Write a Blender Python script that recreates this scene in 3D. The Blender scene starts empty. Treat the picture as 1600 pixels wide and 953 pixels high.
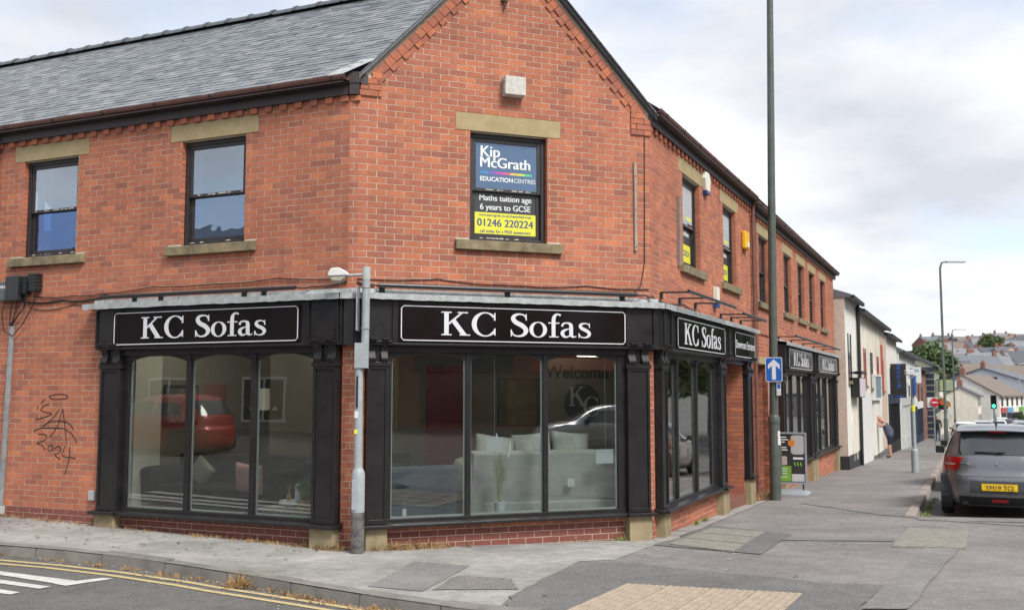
import bpy, bmesh, math, random
from mathutils import Matrix, Vector, noise as mnoise
random.seed(7)
R_ = math.radians
SC = bpy.context.scene
COL = SC.collection

# ---------------------------------------------------------------- camera, sky, sun, exposure
CAM_Z = 1.9
cd = bpy.data.cameras.new('camera'); cam = bpy.data.objects.new('camera', cd); COL.objects.link(cam)
cam.location = (0, 0, CAM_Z); cam.rotation_euler = (R_(94.96), 0, 0)
cd.sensor_width = 36; cd.lens = 36 * 1560 / 1600; cd.clip_end = 3000; cd.clip_start = .1
cd.dof.use_dof = True; cd.dof.focus_distance = 12.4; cd.dof.aperture_fstop = 2.4
SC.camera = cam
SUN_EL, SUN_AZ = 48, 146            # azimuth clockwise from the view direction
wd = bpy.data.worlds.new('World'); SC.world = wd; wd.use_nodes = True
nt = wd.node_tree; nt.nodes.clear()
def wn(t, **k):
    n = nt.nodes.new(t)
    for a, b in k.items(): setattr(n, a, b)
    return n
out = wn('ShaderNodeOutputWorld'); bg = wn('ShaderNodeBackground'); bg.inputs[1].default_value = .12
sky = wn('ShaderNodeTexSky', sky_type='NISHITA'); sky.sun_disc = False
sky.sun_elevation = R_(SUN_EL); sky.sun_rotation = R_(SUN_AZ)
tc = wn('ShaderNodeTexCoord'); sep = wn('ShaderNodeSeparateXYZ'); nt.links.new(tc.outputs['Generated'], sep.inputs[0])
def wmath(op, a, b=None):
    n = wn('ShaderNodeMath', operation=op)
    for i, q in enumerate((a, b)):
        if q is None: continue
        if isinstance(q, (int, float)): n.inputs[i].default_value = q
        else: nt.links.new(q, n.inputs[i])
    return n.outputs[0]
den = wmath('ADD', wmath('ABSOLUTE', sep.outputs[2]), .22)
cmb = wn('ShaderNodeCombineXYZ')
nt.links.new(wmath('DIVIDE', sep.outputs[0], den), cmb.inputs[0]); nt.links.new(wmath('DIVIDE', sep.outputs[1], den), cmb.inputs[1])
n1 = wn('ShaderNodeTexNoise'); n1.inputs['Scale'].default_value = .95; n1.inputs['Detail'].default_value = 7; n1.inputs['Roughness'].default_value = .56
mp = wn('ShaderNodeMapping'); mp.inputs['Location'].default_value = (3.1, 1.4, 0)
nt.links.new(cmb.outputs[0], mp.inputs[0]); nt.links.new(mp.outputs[0], n1.inputs['Vector'])
r1 = wn('ShaderNodeValToRGB'); r1.color_ramp.elements[0].position = .36; r1.color_ramp.elements[1].position = .52
nt.links.new(n1.outputs['Fac'], r1.inputs[0])
n2 = wn('ShaderNodeTexNoise'); n2.inputs['Scale'].default_value = 1.25; n2.inputs['Detail'].default_value = 8; n2.inputs['Roughness'].default_value = .5
mp2 = wn('ShaderNodeMapping'); mp2.inputs['Location'].default_value = (7.7, 2.2, 0)
nt.links.new(cmb.outputs[0], mp2.inputs[0]); nt.links.new(mp2.outputs[0], n2.inputs['Vector'])
r2 = wn('ShaderNodeValToRGB'); r2.color_ramp.elements[0].position = .36; r2.color_ramp.elements[1].position = .6
r2.color_ramp.elements[0].color = (3.5, 3.65, 4.0, 1); r2.color_ramp.elements[1].color = (5.5, 5.55, 5.7, 1)
nt.links.new(n2.outputs['Fac'], r2.inputs[0])
skm = wn('ShaderNodeMix', data_type='RGBA'); skm.inputs[0].default_value = .45      # thin high cloud whitens the blue
nt.links.new(sky.outputs[0], skm.inputs[6]); skm.inputs[7].default_value = (4.8, 5.15, 5.6, 1)
mix = wn('ShaderNodeMix', data_type='RGBA')
nt.links.new(r1.outputs[0], mix.inputs[0]); nt.links.new(skm.outputs[2], mix.inputs[6]); nt.links.new(r2.outputs[0], mix.inputs[7])
nt.links.new(mix.outputs[2], bg.inputs[0]); nt.links.new(bg.outputs[0], out.inputs[0])
sl = bpy.data.lights.new('sun', 'SUN'); sl.energy = 2.4; sl.angle = R_(20); sl.color = (1, .96, .9)
sun = bpy.data.objects.new('sun', sl); COL.objects.link(sun)
sd = Vector((math.sin(R_(SUN_AZ)) * math.cos(R_(SUN_EL)), math.cos(R_(SUN_AZ)) * math.cos(R_(SUN_EL)), math.sin(R_(SUN_EL))))
sun.rotation_euler = (-sd).to_track_quat('-Z', 'Y').to_euler()
SC.view_settings.view_transform = 'Standard'; SC.view_settings.look = 'None'
SC.view_settings.exposure = .78; SC.view_settings.gamma = 1

# ---------------------------------------------------------------- helpers
W = {}
def link(o, parent=None, M=None):
    COL.objects.link(o); M = M or Matrix.Identity(4); W[o.name] = M
    if parent is not None:
        o.parent = parent; o.matrix_basis = W[parent.name].inverted() @ M
    else: o.matrix_basis = M
    return o
def tag(o, label=None, cat=None, group=None, kind=None):
    for k, v in (('label', label), ('category', cat), ('group', group), ('kind', kind)):
        if v: o[k] = v
    return o
def empty(name, M, label=None, cat=None, group=None, parent=None, kind=None):
    o = bpy.data.objects.new(name, None); o.empty_display_size = .2
    link(o, parent, M); return tag(o, label, cat, group, kind)
T = lambda x, y, z: Matrix.Translation((x, y, z))
RZ = lambda a: Matrix.Rotation(R_(a), 4, 'Z')
RX = lambda a: Matrix.Rotation(R_(a), 4, 'X')
RY = lambda a: Matrix.Rotation(R_(a), 4, 'Y')

MATS = {}
def mat(name, col, rough=.6, var=.15, vs=4., bump=0., bs=60., metal=0., spec=.5, coat=0., tone=None, col2=None, emit=0, island=False, speck=0, grime=0):
    if name in MATS: return MATS[name]
    m = bpy.data.materials.new(name); m.use_nodes = True; t = m.node_tree; N = t.nodes; L = t.links
    b = N['Principled BSDF']; MATS[name] = m
    b.inputs['Roughness'].default_value = rough; b.inputs['Metallic'].default_value = metal
    b.inputs['Specular IOR Level'].default_value = spec; b.inputs['Coat Weight'].default_value = coat
    c = (*col, 1); b.inputs['Base Color'].default_value = c
    if emit: b.inputs['Emission Color'].default_value = c; b.inputs['Emission Strength'].default_value = emit
    tcn = N.new('ShaderNodeTexCoord'); last = None
    if tone:
        ramp = N.new('ShaderNodeValToRGB'); e = ramp.color_ramp.elements
        for i, (p, q) in enumerate(tone):
            el = e[i] if i < 2 else e.new(p)
            el.position = p; el.color = (*q, 1)
        if island == 'obj': s = N.new('ShaderNodeObjectInfo').outputs['Random']
        else:
            a = N.new('ShaderNodeAttribute'); a.attribute_name = 'tone'; s = a.outputs['Fac']
        L.new(s, ramp.inputs[0]); last = ramp.outputs[0]
    if var:
        n = N.new('ShaderNodeTexNoise'); n.inputs['Scale'].default_value = vs; n.inputs['Detail'].default_value = 6; n.inputs['Roughness'].default_value = .65
        L.new(tcn.outputs['Object'], n.inputs['Vector'])
        if island == 'obj':
            oi = N.new('ShaderNodeObjectInfo'); va = N.new('ShaderNodeVectorMath'); va.operation = 'ADD'
            L.new(tcn.outputs['Object'], va.inputs[0]); L.new(oi.outputs['Location'], va.inputs[1]); L.new(va.outputs[0], n.inputs['Vector'])
        mr = N.new('ShaderNodeMapRange'); mr.inputs[1].default_value = .3; mr.inputs[2].default_value = .7
        L.new(n.outputs['Fac'], mr.inputs[0])
        if col2 is not None:
            mx = N.new('ShaderNodeMix'); mx.data_type = 'RGBA'; L.new(mr.outputs[0], mx.inputs[0])
            mx.inputs[6].default_value = c; mx.inputs[7].default_value = (*col2, 1)
            if last: L.new(last, mx.inputs[6])
            last = mx.outputs[2]
        else:
            mr.inputs[3].default_value = 1 - var; mr.inputs[4].default_value = 1 + var
            mx = N.new('ShaderNodeMix'); mx.data_type = 'RGBA'; mx.blend_type = 'MULTIPLY'; mx.inputs[0].default_value = 1
            mx.inputs[6].default_value = c
            if last: L.new(last, mx.inputs[6])
            L.new(mr.outputs[0], mx.inputs[7]); last = mx.outputs[2]
        if rough < .9:
            rr = N.new('ShaderNodeMapRange'); rr.inputs[3].default_value = max(rough - .08, .02); rr.inputs[4].default_value = rough + .08
            L.new(n.outputs['Fac'], rr.inputs[0]); L.new(rr.outputs[0], b.inputs['Roughness'])
    if grime:
        for sc_, am in (((.7, .7, .7), grime), ((7, 7, .45), grime * .7), ((3.5, 3.5, 3.5), grime * .5)):
            mp_ = N.new('ShaderNodeMapping'); mp_.inputs['Scale'].default_value = sc_; g_ = N.new('ShaderNodeTexNoise'); g_.inputs['Scale'].default_value = 1; g_.inputs['Detail'].default_value = 5
            if island == 'obj':
                oi = N.new('ShaderNodeObjectInfo'); va = N.new('ShaderNodeVectorMath'); va.operation = 'ADD'; L.new(tcn.outputs['Object'], va.inputs[0]); L.new(oi.outputs['Location'], va.inputs[1]); L.new(va.outputs[0], mp_.inputs[0])
            else: L.new(tcn.outputs['Object'], mp_.inputs[0])
            L.new(mp_.outputs[0], g_.inputs['Vector']); gm = N.new('ShaderNodeMapRange'); gm.inputs[1].default_value = .35; gm.inputs[2].default_value = .65; gm.inputs[3].default_value = 1 - am; gm.inputs[4].default_value = 1 + am * .5; L.new(g_.outputs['Fac'], gm.inputs[0])
            mx = N.new('ShaderNodeMix'); mx.data_type = 'RGBA'; mx.blend_type = 'MULTIPLY'; mx.inputs[0].default_value = 1
            if last: L.new(last, mx.inputs[6])
            else: mx.inputs[6].default_value = c
            L.new(gm.outputs[0], mx.inputs[7]); last = mx.outputs[2]
    if speck:
        sp = N.new('ShaderNodeTexNoise'); sp.inputs['Scale'].default_value = 75; sp.inputs['Detail'].default_value = 3
        L.new(tcn.outputs['Object'], sp.inputs['Vector'])
        sm = N.new('ShaderNodeMapRange'); sm.inputs[1].default_value = .35; sm.inputs[2].default_value = .68; sm.inputs[3].default_value = 1 - speck; sm.inputs[4].default_value = 1 + speck
        L.new(sp.outputs['Fac'], sm.inputs[0])
        mx = N.new('ShaderNodeMix'); mx.data_type = 'RGBA'; mx.blend_type = 'MULTIPLY'; mx.inputs[0].default_value = 1
        if last: L.new(last, mx.inputs[6])
        else: mx.inputs[6].default_value = c
        L.new(sm.outputs[0], mx.inputs[7]); last = mx.outputs[2]
    if last: L.new(last, b.inputs['Base Color'])
    if bump:
        n = N.new('ShaderNodeTexNoise'); n.inputs['Scale'].default_value = bs; n.inputs['Detail'].default_value = 4
        L.new(tcn.outputs['Object'], n.inputs['Vector'])
        bp = N.new('ShaderNodeBump'); bp.inputs['Strength'].default_value = bump; bp.inputs['Distance'].default_value = .01
        L.new(n.outputs['Fac'], bp.inputs['Height']); L.new(bp.outputs[0], b.inputs['Normal'])
    return m
def glass(name, tint, refl=1.6, extra=0., gcol=(1, 1, 1), rough=.0, warp=.012, power=5):
    m = bpy.data.materials.new(name); m.use_nodes = True; t = m.node_tree; N = t.nodes; L = t.links
    N.remove(N['Principled BSDF']); o = N['Material Output']
    tr = N.new('ShaderNodeBsdfTransparent'); tr.inputs[0].default_value = (*tint, 1)
    gl = N.new('ShaderNodeBsdfGlossy'); gl.inputs['Roughness'].default_value = rough; gl.inputs[0].default_value = (*gcol, 1)
    fr = N.new('ShaderNodeMath'); fr.operation = 'MULTIPLY_ADD'; r0 = ((refl - 1) / (refl + 1)) ** 2; lw = N.new('ShaderNodeLayerWeight'); lw.inputs[0].default_value = .5
    pw = N.new('ShaderNodeMath'); pw.operation = 'POWER'; pw.inputs[1].default_value = power; L.new(lw.outputs['Facing'], pw.inputs[0]); L.new(pw.outputs[0], fr.inputs[0]); fr.inputs[1].default_value = 1 - r0; fr.inputs[2].default_value = r0
    ad = N.new('ShaderNodeMath'); ad.operation = 'ADD'; ad.use_clamp = True; ad.inputs[1].default_value = extra; L.new(fr.outputs[0], ad.inputs[0])
    nz = N.new('ShaderNodeTexNoise'); nz.inputs['Scale'].default_value = 1.6; tcn = N.new('ShaderNodeTexCoord'); L.new(tcn.outputs['Object'], nz.inputs['Vector'])
    bp = N.new('ShaderNodeBump'); bp.inputs['Strength'].default_value = warp; bp.inputs['Distance'].default_value = .05
    L.new(nz.outputs['Fac'], bp.inputs['Height']); L.new(bp.outputs[0], gl.inputs['Normal'])
    mx = N.new('ShaderNodeMixShader'); L.new(ad.outputs[0], mx.inputs[0]); L.new(tr.outputs[0], mx.inputs[1]); L.new(gl.outputs[0], mx.inputs[2])
    L.new(mx.outputs[0], o.inputs[0]); MATS[name] = m; return m

class MB:
    def __init__(s): s.v = []; s.f = []; s.m = []; s.t = []
    def face(s, pts, m=0, X=None, t=0.):
        i = len(s.v)
        for p in pts: s.v.append(tuple(X @ Vector(p)) if X else tuple(p))
        s.f.append(tuple(range(i, i + len(pts)))); s.m.append(m); s.t.append(t)
    def box(s, x0, x1, y0, y1, z0, z1, m=0, X=None, t=0., skip=''):
        i = len(s.v)
        for p in ((x0, y0, z0), (x1, y0, z0), (x1, y1, z0), (x0, y1, z0), (x0, y0, z1), (x1, y0, z1), (x1, y1, z1), (x0, y1, z1)):
            s.v.append(tuple(X @ Vector(p)) if X else p)
        for k, q in (('b', (0, 3, 2, 1)), ('t', (4, 5, 6, 7)), ('f', (0, 1, 5, 4)), ('r', (1, 2, 6, 5)), ('k', (2, 3, 7, 6)), ('l', (3, 0, 4, 7))):
            if k in skip: continue
            s.f.append(tuple(i + a for a in q)); s.m.append(m); s.t.append(t)
        return s
    def prism(s, poly, a0, a1, ax='y', m=0, X=None):
        """polygon in the plane across axis ax, extruded from a0 to a1"""
        mk = {'y': lambda p, a: (p[0], a, p[1]), 'x': lambda p, a: (a, p[0], p[1]), 'z': lambda p, a: (p[0], p[1], a)}[ax]
        n = len(poly); i = len(s.v)
        for a in (a0, a1):
            for p in poly:
                q = mk(p, a); s.v.append(tuple(X @ Vector(q)) if X else q)
        fs = [tuple(range(i + n - 1, i - 1, -1)), tuple(range(i + n, i + 2 * n))]
        fs += [(i + k, i + (k + 1) % n, i + n + (k + 1) % n, i + n + k) for k in range(n)]
        for q in fs: s.f.append(q); s.m.append(m); s.t.append(0.)
        return s
    def tube(s, pts, r, n=8, m=0, X=None, cap=True):
        pts = [Vector(p) for p in pts]; rs = r if isinstance(r, (list, tuple)) else [r] * len(pts); i = len(s.v); up = None
        for k, p in enumerate(pts):
            d = (pts[min(k + 1, len(pts) - 1)] - pts[max(k - 1, 0)]).normalized()
            if up is None: up = Vector((0, 0, 1)) if abs(d.z) < .9 else Vector((1, 0, 0))
            a = d.cross(up).normalized(); b = a.cross(d).normalized(); up = b
            for j in range(n):
                an = 2 * math.pi * j / n; q = p + (a * math.cos(an) + b * math.sin(an)) * rs[k]
                s.v.append(tuple(X @ q) if X else tuple(q))
        for k in range(len(pts) - 1):
            for j in range(n):
                s.f.append((i + k * n + j, i + k * n + (j + 1) % n, i + (k + 1) * n + (j + 1) % n, i + (k + 1) * n + j)); s.m.append(m); s.t.append(0.)
        if cap:
            s.f.append(tuple(range(i + n - 1, i - 1, -1))); e = i + (len(pts) - 1) * n; s.f.append(tuple(range(e, e + n))); s.m += [m, m]; s.t += [0., 0.]
        return s
    def grid(s, fn, nu, nv, m=0, t=0.):
        i = len(s.v)
        for a in range(nu + 1):
            for b in range(nv + 1): s.v.append(tuple(fn(a / nu, b / nv)))
        for a in range(nu):
            for b in range(nv):
                k = i + a * (nv + 1) + b; s.f.append((k, k + nv + 1, k + nv + 2, k + 1)); s.m.append(m); s.t.append(t)
        return s
    def ball(s, c, r, nu=12, nv=8, m=0):
        r = r if isinstance(r, (tuple, list)) else (r, r, r)
        return s.grid(lambda a, b: (c[0] + r[0] * math.cos(2 * math.pi * a) * math.sin(math.pi * b), c[1] + r[1] * math.sin(2 * math.pi * a) * math.sin(math.pi * b), c[2] - r[2] * math.cos(math.pi * b)), nu, nv, m)
    def mesh(s, name, mats, smooth=False, tone=False):
        me = bpy.data.meshes.new(name); me.from_pydata(s.v, [], s.f)
        for q in (mats if isinstance(mats, (list, tuple)) else [mats]): me.materials.append(q)
        me.polygons.foreach_set('material_index', s.m)
        if tone:
            a = me.attributes.new('tone', 'FLOAT', 'FACE'); a.data.foreach_set('value', s.t)
        if smooth: me.polygons.foreach_set('use_smooth', [True] * len(s.f))
        me.update(); return me
    def build(s, name, mats, parent=None, M=None, smooth=False, bevel=0, tone=False, seg=2, sub=0):
        me = s.mesh(name, mats, smooth or bevel > 0 or sub, tone)
        if smooth or sub:
            bm = bmesh.new(); bm.from_mesh(me); bmesh.ops.remove_doubles(bm, verts=bm.verts, dist=1e-5); bmesh.ops.recalc_face_normals(bm, faces=bm.faces); bm.to_mesh(me); bm.free()
        elif bevel:
            bm = bmesh.new(); bm.from_mesh(me); bmesh.ops.recalc_face_normals(bm, faces=bm.faces); bm.to_mesh(me); bm.free()
        if smooth == 'auto': me.set_sharp_from_angle(angle=R_(35))
        o = bpy.data.objects.new(name, me); link(o, parent, M)
        if bevel:
            md = o.modifiers.new('b', 'BEVEL'); md.width = bevel; md.segments = seg; md.limit_method = 'ANGLE'; md.harden_normals = True
        if sub: md = o.modifiers.new('s', 'SUBSURF'); md.levels = md.render_levels = sub
        return o
def text(body, size, M, m, parent, name='lettering', align='CENTER', ext=.001, off=0., sx=1.):
    c = bpy.data.curves.new(name, 'FONT'); c.body = body; c.size = size; c.align_x = align; c.align_y = 'CENTER'; c.extrude = ext; c.offset = off
    c.materials.append(m); oc = bpy.data.objects.new(name, c); me = bpy.data.meshes.new_from_object(oc); bpy.data.objects.remove(oc)
    o = bpy.data.objects.new(name, me)
    return link(o, parent, M @ RX(90) @ Matrix.Diagonal((sx, 1, 1, 1)))

# ---------------------------------------------------------------- the lie of the land
C0 = Vector((-1.9546, 11.8029, 0)); C1 = Vector((-1.8446, 11.8, 0)); C2 = Vector((1.8395, 13.1775, 0))
dR = Vector((math.sin(R_(24.7)), math.cos(R_(24.7)), 0)); nR = Vector((dR.y, -dR.x, 0))
FL = T(*C0) @ RZ(-23.95); FH = T(*C0) @ RZ(-1.5); FG = T(*C1) @ RZ(20.5); FR = T(*C2) @ RZ(65.3)
def UV(x, y): d = Vector((x, y, 0)) - C2; return d.dot(dR), d.dot(nR)
def XY(u, v): p = C2 + dR * u + nR * v; return p.x, p.y
def zuv(u, v):
    z = -.005 - .0245 * min(u, 118) + .03 * min(max(v, 0), 6)
    if v < -2.8: z -= .021 * (max(v, -40) + 2.8)
    if u > 118: z -= .0245 * 20 * (1 - math.exp(-(u - 118) / 20))
    if u > 165: z += .075 * (u - 165) * min(1, (u - 165) / 60)
    return z
def zg(x, y): return zuv(*UV(x, y))

# ---------------------------------------------------------------- materials
brick_tone = [(0, (.33, .127, .09)), (.2, (.385, .143, .093)), (.5, (.44, .158, .095)), (.82, (.475, .168, .096)), (1, (.55, .195, .1))]
m_brick = mat('brick', (.4, .12, .07), .85, .16, 26, .5, 130, tone=brick_tone, spec=.25, grime=.13)
m_brick1 = mat('brick_single', (.4, .12, .07), .85, .16, 26, .5, 130, tone=brick_tone, island='obj', spec=.25, grime=.13)
m_plinth = mat('plinth_brick', (.21, .07, .055), .7, .2, 20, .4, 120, spec=.35)
m_mortar = mat('mortar', (.64, .56, .45), .95, .3, 9, .5, 90, spec=.2, col2=(.43, .37, .29))
m_stone = mat('sandstone', (.42, .34, .2), .9, .2, 6, .4, 70, spec=.2, col2=(.33, .255, .14))
m_stone_d = mat('weathered_sandstone', (.31, .25, .15), .92, .4, 7, .5, 60, spec=.2, col2=(.13, .11, .075))
m_black = mat('black_paint', (.0115, .010, .0115), .32, .5, 5, .12, 25, spec=.5, col2=(.02, .0185, .019))
m_brk = mat('bracket_black', (.0115, .010, .0115), .55, .3, 8)
m_signb = mat('sign_board', (.008, .006, .007), .12, .1, 2, spec=.6)
m_white = mat('white_letter', (.62, .63, .66), .5, .04, 5)
m_lead = mat('lead', (.5, .53, .54), .6, .35, 9, .6, 40, metal=.1, col2=(.28, .29, .28))
m_frame = mat('window_frame', (.03, .026, .028), .45, .25, 12, .15, 60)
m_gutter = mat('gutter_brown', (.17, .08, .066), .38, .2, 6)
m_fascia = mat('fascia_board', (.04, .028, .03), .5, .3, 4)
slate_tone = [(0, (.1, .11, .12)), (.3, (.15, .165, .178)), (.8, (.195, .21, .222)), (1, (.24, .25, .255))]
m_slate = mat('slate', (.13, .14, .16), .42, .25, 9, .35, 60, tone=slate_tone, spec=.5)
m_slate1 = mat('slate_single', (.13, .14, .16), .42, .25, 9, .35, 60, tone=slate_tone, island='obj', spec=.5)
m_ridge = mat('ridge_tile', (.1, .11, .12), .6, .3, 8, .3, 60)
g_shop = glass('shop_glass', (.78, .82, .81), 1.72, .03, power=3.4)
g_up = glass('window_glass', (.55, .6, .62), 2.2, .22, (.86, .93, 1.), warp=.06)
g_blue = glass('blue_tint_glass', (.28, .34, .55), 2.0, .2, (.4, .58, .98), warp=.08)  # see-through and gloss colours both tinted blue
g_pale = glass('pale_blue_glass', (.45, .52, .6), 2.1, .2, (.7, .83, 1.), warp=.08)
m_cable = mat('cable', (.012, .012, .013), .5, 0)
m_galv = mat('galvanised', (.33, .36, .38), .45, .25, 6, .2, 30, metal=.4)
m_alu = mat('aluminium', (.5, .5, .52), .35, .1, 8, metal=.7)
m_plaster = mat('plaster', (.62, .6, .53), .9, .06, 2)
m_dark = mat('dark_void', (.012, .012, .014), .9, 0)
m_wgrey = mat('pale_trim', (.5, .52, .51), .6, .08, 4)
m_conc = mat('concrete', (.4, .385, .36), .93, .22, 1.3, .35, 120, spec=.3, speck=.22, col2=(.25, .242, .23), grime=.16)
m_tarp = mat('pavement_tarmac', (.275, .258, .25), .94, .16, .9, .5, 150, spec=.3, speck=.3, col2=(.2, .188, .182), grime=.14)
m_tard = mat('dark_tarmac', (.175, .172, .166), .94, .15, 1.1, .7, 110, spec=.3, speck=.45, grime=.12)
m_tarm = mat('trench_tarmac', (.22, .21, .204), .94, .15, 1.1, .5, 110, spec=.3, speck=.3, grime=.12)
m_road = mat('road_asphalt', (.165, .16, .15), .93, .18, .6, .6, 140, spec=.3, speck=.4, col2=(.125, .122, .116), grime=.12)
m_rough = mat('pebbled_concrete', (.2, .19, .175), .95, .2, 5, 1., 60, spec=.3, speck=.55)
m_kerb = mat('kerb_stone', (.26, .245, .225), .9, .3, 3, .45, 70, spec=.3, col2=(.15, .14, .128))
m_kerbp = mat('pink_kerb', (.3, .25, .225), .9, .25, 3, .4, 70, spec=.3)
m_yel = mat('yellow_line', (.56, .44, .22), .8, .3, 9, .3, 90, col2=(.42, .34, .18))
m_whl = mat('white_line', (.66, .65, .62), .8, .25, 9, .3, 90, col2=(.42, .41, .39))
m_buff = mat('buff_slab', (.43, .35, .27), .9, .12, 5, .3, 110, spec=.3, speck=.15, grime=.14)
m_iron = mat('cover_concrete', (.3, .285, .245), .9, .3, 7, .7, 50, spec=.3, speck=.3, col2=(.2, .19, .165))
# ---------------------------------------------------------------- ground, road, pavement, kerbs
def sheet(name, mt, us, vs, off, label=None):
    b = MB()
    b.grid(lambda a, c: (lambda u, v: (*XY(u, v), zuv(u, v) + off))(us[round(a * (len(us) - 1))], vs[round(c * (len(vs) - 1))]), len(us) - 1, len(vs) - 1)
    return tag(b.build(name, mt, smooth=True), label, kind='structure')
us = [-700, -300, -120, -60, -30] + [-20 + 2 * i for i in range(20)] + [25, 35, 50, 70, 90, 105, 118, 125, 135, 150, 165, 180, 200, 225, 260, 320, 400, 480]
vs = [-600, -250, -120, -70, -40, -25, -15, -10, -6, -2.8, 0, 1, 2, 3, 4, 5, 6, 8, 12, 20, 40, 80, 160, 320, 600]
sheet('road', m_road, us, vs, -.11)
# outer edge of the pavement (kerb) and inner edge (foot of the walls), paired
KL = [(-26, 20.2), (-16, 15.85), (-10, 13.25), (-7, 11.95), (-5.79, 11.44), (-4.96, 11.2), (-4.12, 10.86), (-3.28, 10.4), (-2.49, 9.9), (-1.76, 9.34), (-1.11, 8.86), (-.53, 8.48), (-.05, 8.2), (.6, 7.95), (1.4, 7.6), (2.3, 7.2)]
KR = [XY(-6.0, 3.4), XY(-6.4, 5), XY(-6.4, 7.6), XY(-3, 8), XY(1, 8), XY(3.9, 7.8), XY(4.0, 5.3), XY(4.0, 2.95)] + [XY(u, 2.95 - .0062 * (u - 4)) for u in (8, 14, 22, 35, 55, 80, 118, 165)]
outer = KL + KR
def Lp(s, o=0): q = FL @ Vector((-s, o, 0)); return q.x, q.y
def Gp(s, o=0): q = FG @ Vector((s, o, 0)); return q.x, q.y
inner = [Lp(26), Lp(16), Lp(10), Lp(7), Lp(5.3), Lp(4.4), Lp(3.5), Lp(2.5), Lp(1.6), Lp(.8), Lp(.2), Gp(.1), Gp(.6), Gp(1.2), Gp(1.9), Gp(2.6), Gp(3.1), Gp(3.5), Gp(3.9), XY(.3, 0), XY(1.2, 0), XY(2.1, 0), XY(3, 0), XY(4, 0)] + [XY(u, 0) for u in (8, 14, 22, 35, 55, 80, 118, 165)]
assert len(inner) == len(outer), (len(inner), len(outer))
b = MB(); NN = 10
def resample(P, k=4):
    r = []
    for i in range(len(P) - 1):
        for j in range(k): r.append(tuple(P[i][c] + (P[i + 1][c] - P[i][c]) * j / k for c in (0, 1)))
    return r + [P[-1]]
ri, ro = resample(inner), resample(outer)
def pv(a, c):
    i = round(a * (len(ri) - 1)); x = ri[i][0] + (ro[i][0] - ri[i][0]) * c; y = ri[i][1] + (ro[i][1] - ri[i][1]) * c
    return (x, y, zg(x, y))
b.grid(pv, len(ri) - 1, NN); PAV = tag(b.build('pavement', m_tarp, smooth=True), kind='structure')
def patch(name, pts, mt, off, parent=None, n=6, kind='structure'):
    """a thin sheet that follows the ground inside a polygon"""
    bm = bmesh.new(); f = bm.faces.new([bm.verts.new((x, y, 0)) for x, y in pts]); bmesh.ops.recalc_face_normals(bm, faces=bm.faces)
    if bm.faces[:][0].normal.z < 0: bmesh.ops.reverse_faces(bm, faces=bm.faces)
    bmesh.ops.triangulate(bm, faces=bm.faces)
    for _ in range(12):
        long = [e for e in bm.edges if e.calc_length() > .6]
        if not long: break
        bmesh.ops.subdivide_edges(bm, edges=long, cuts=1); bmesh.ops.triangulate(bm, faces=bm.faces)
    for v in bm.verts: v.co.z = zg(v.co.x, v.co.y) + off
    me = bpy.data.meshes.new(name); bm.to_mesh(me); bm.free(); me.materials.append(mt)
    return tag(link(bpy.data.objects.new(name, me), parent), kind=kind)
def wob(pts, a=.025, k=5):
    r = []
    for i in range(len(pts)):
        p, q = pts[i], pts[(i + 1) % len(pts)]
        for j in range(k): r.append((p[0] + (q[0] - p[0]) * j / k + random.uniform(-a, a), p[1] + (q[1] - p[1]) * j / k + random.uniform(-a, a)))
    return r
cl = [Lp(26), Lp(16), Lp(10), Lp(5), Lp(0), Gp(0), Gp(2), Gp(3.93), (1.95, 12.87), (1.75, 12.5), (1.12, 11.2), (.73, 11.12), (.45, 10.3), (.0, 9.01), (-.11, 8.39)] + [KL[i] for i in range(11, -1, -1)]
patch('concrete_pavement', [cl[i] for i in range(len(cl))], m_conc, .005)
patch('wall_foot_strip', [Gp(3.9, -.03), XY(2, -.03), XY(4.4, -.03), XY(6.9, -.03), XY(7, .2), XY(4.4, .24), XY(2, .26), XY(.2, .3), (1.85, 12.75)], m_conc, .009)
patch('dark_tarmac_patch', wob([(.73, 11.07), (1.24, 10.93), (1.83, 10.37), (2.36, 9.87), (2.87, 9.34), (3.37, 9.17), (2.75, 8.05), (2.3, 7.3), (1.4, 7.65), (.6, 8.0), (-.05, 8.25), (0, 9.01), (.45, 10.3)], .03, 7), m_tard, .010)
patch('trench_patch', wob([(4.77, 11.73), (5.12, 11.62), (4.25, 10.08), (3.11, 8.0), (2.74, 8.03), (3.67, 9.72)], .015), m_tarm, .013)
patch('trench_patch', wob([(1.75, 12.5), (2.9, 14.8), (3.72, 13.45), (2.8, 11.45)], .012), m_tard, .009)
patch('trench_patch', wob([(3.6, 13.2), (4.84, 12.8), (4.68, 12.45), (3.4, 12.75)], .02), m_tarm, .0086)
patch('trench_patch', wob([(-1.05, 10.94), (-.44, 10.67), (-.8, 9.13), (-1.32, 9.36)], .008), m_tarm, .011)
patch('pebbled_patch', wob([(-.54, 10.04), (0, 9.88), (0.05, 9.3), (-.72, 9.2)], .02), m_rough, .0116)
patch('trench_patch', wob([(5.25, 18.5), (5.8, 15.98), (6.44, 14.7), (7.2, 13.75), (7.25, 13.9), (6.52, 14.85), (5.92, 16.1), (5.4, 18.5)], .015), m_tarm, .007)
patch('trench_patch', wob([XY(3.4, 3.05), XY(4.0, 2.95), XY(4.02, 7.7), XY(3.4, 7.7)], .02), m_tarm, .008)
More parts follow.
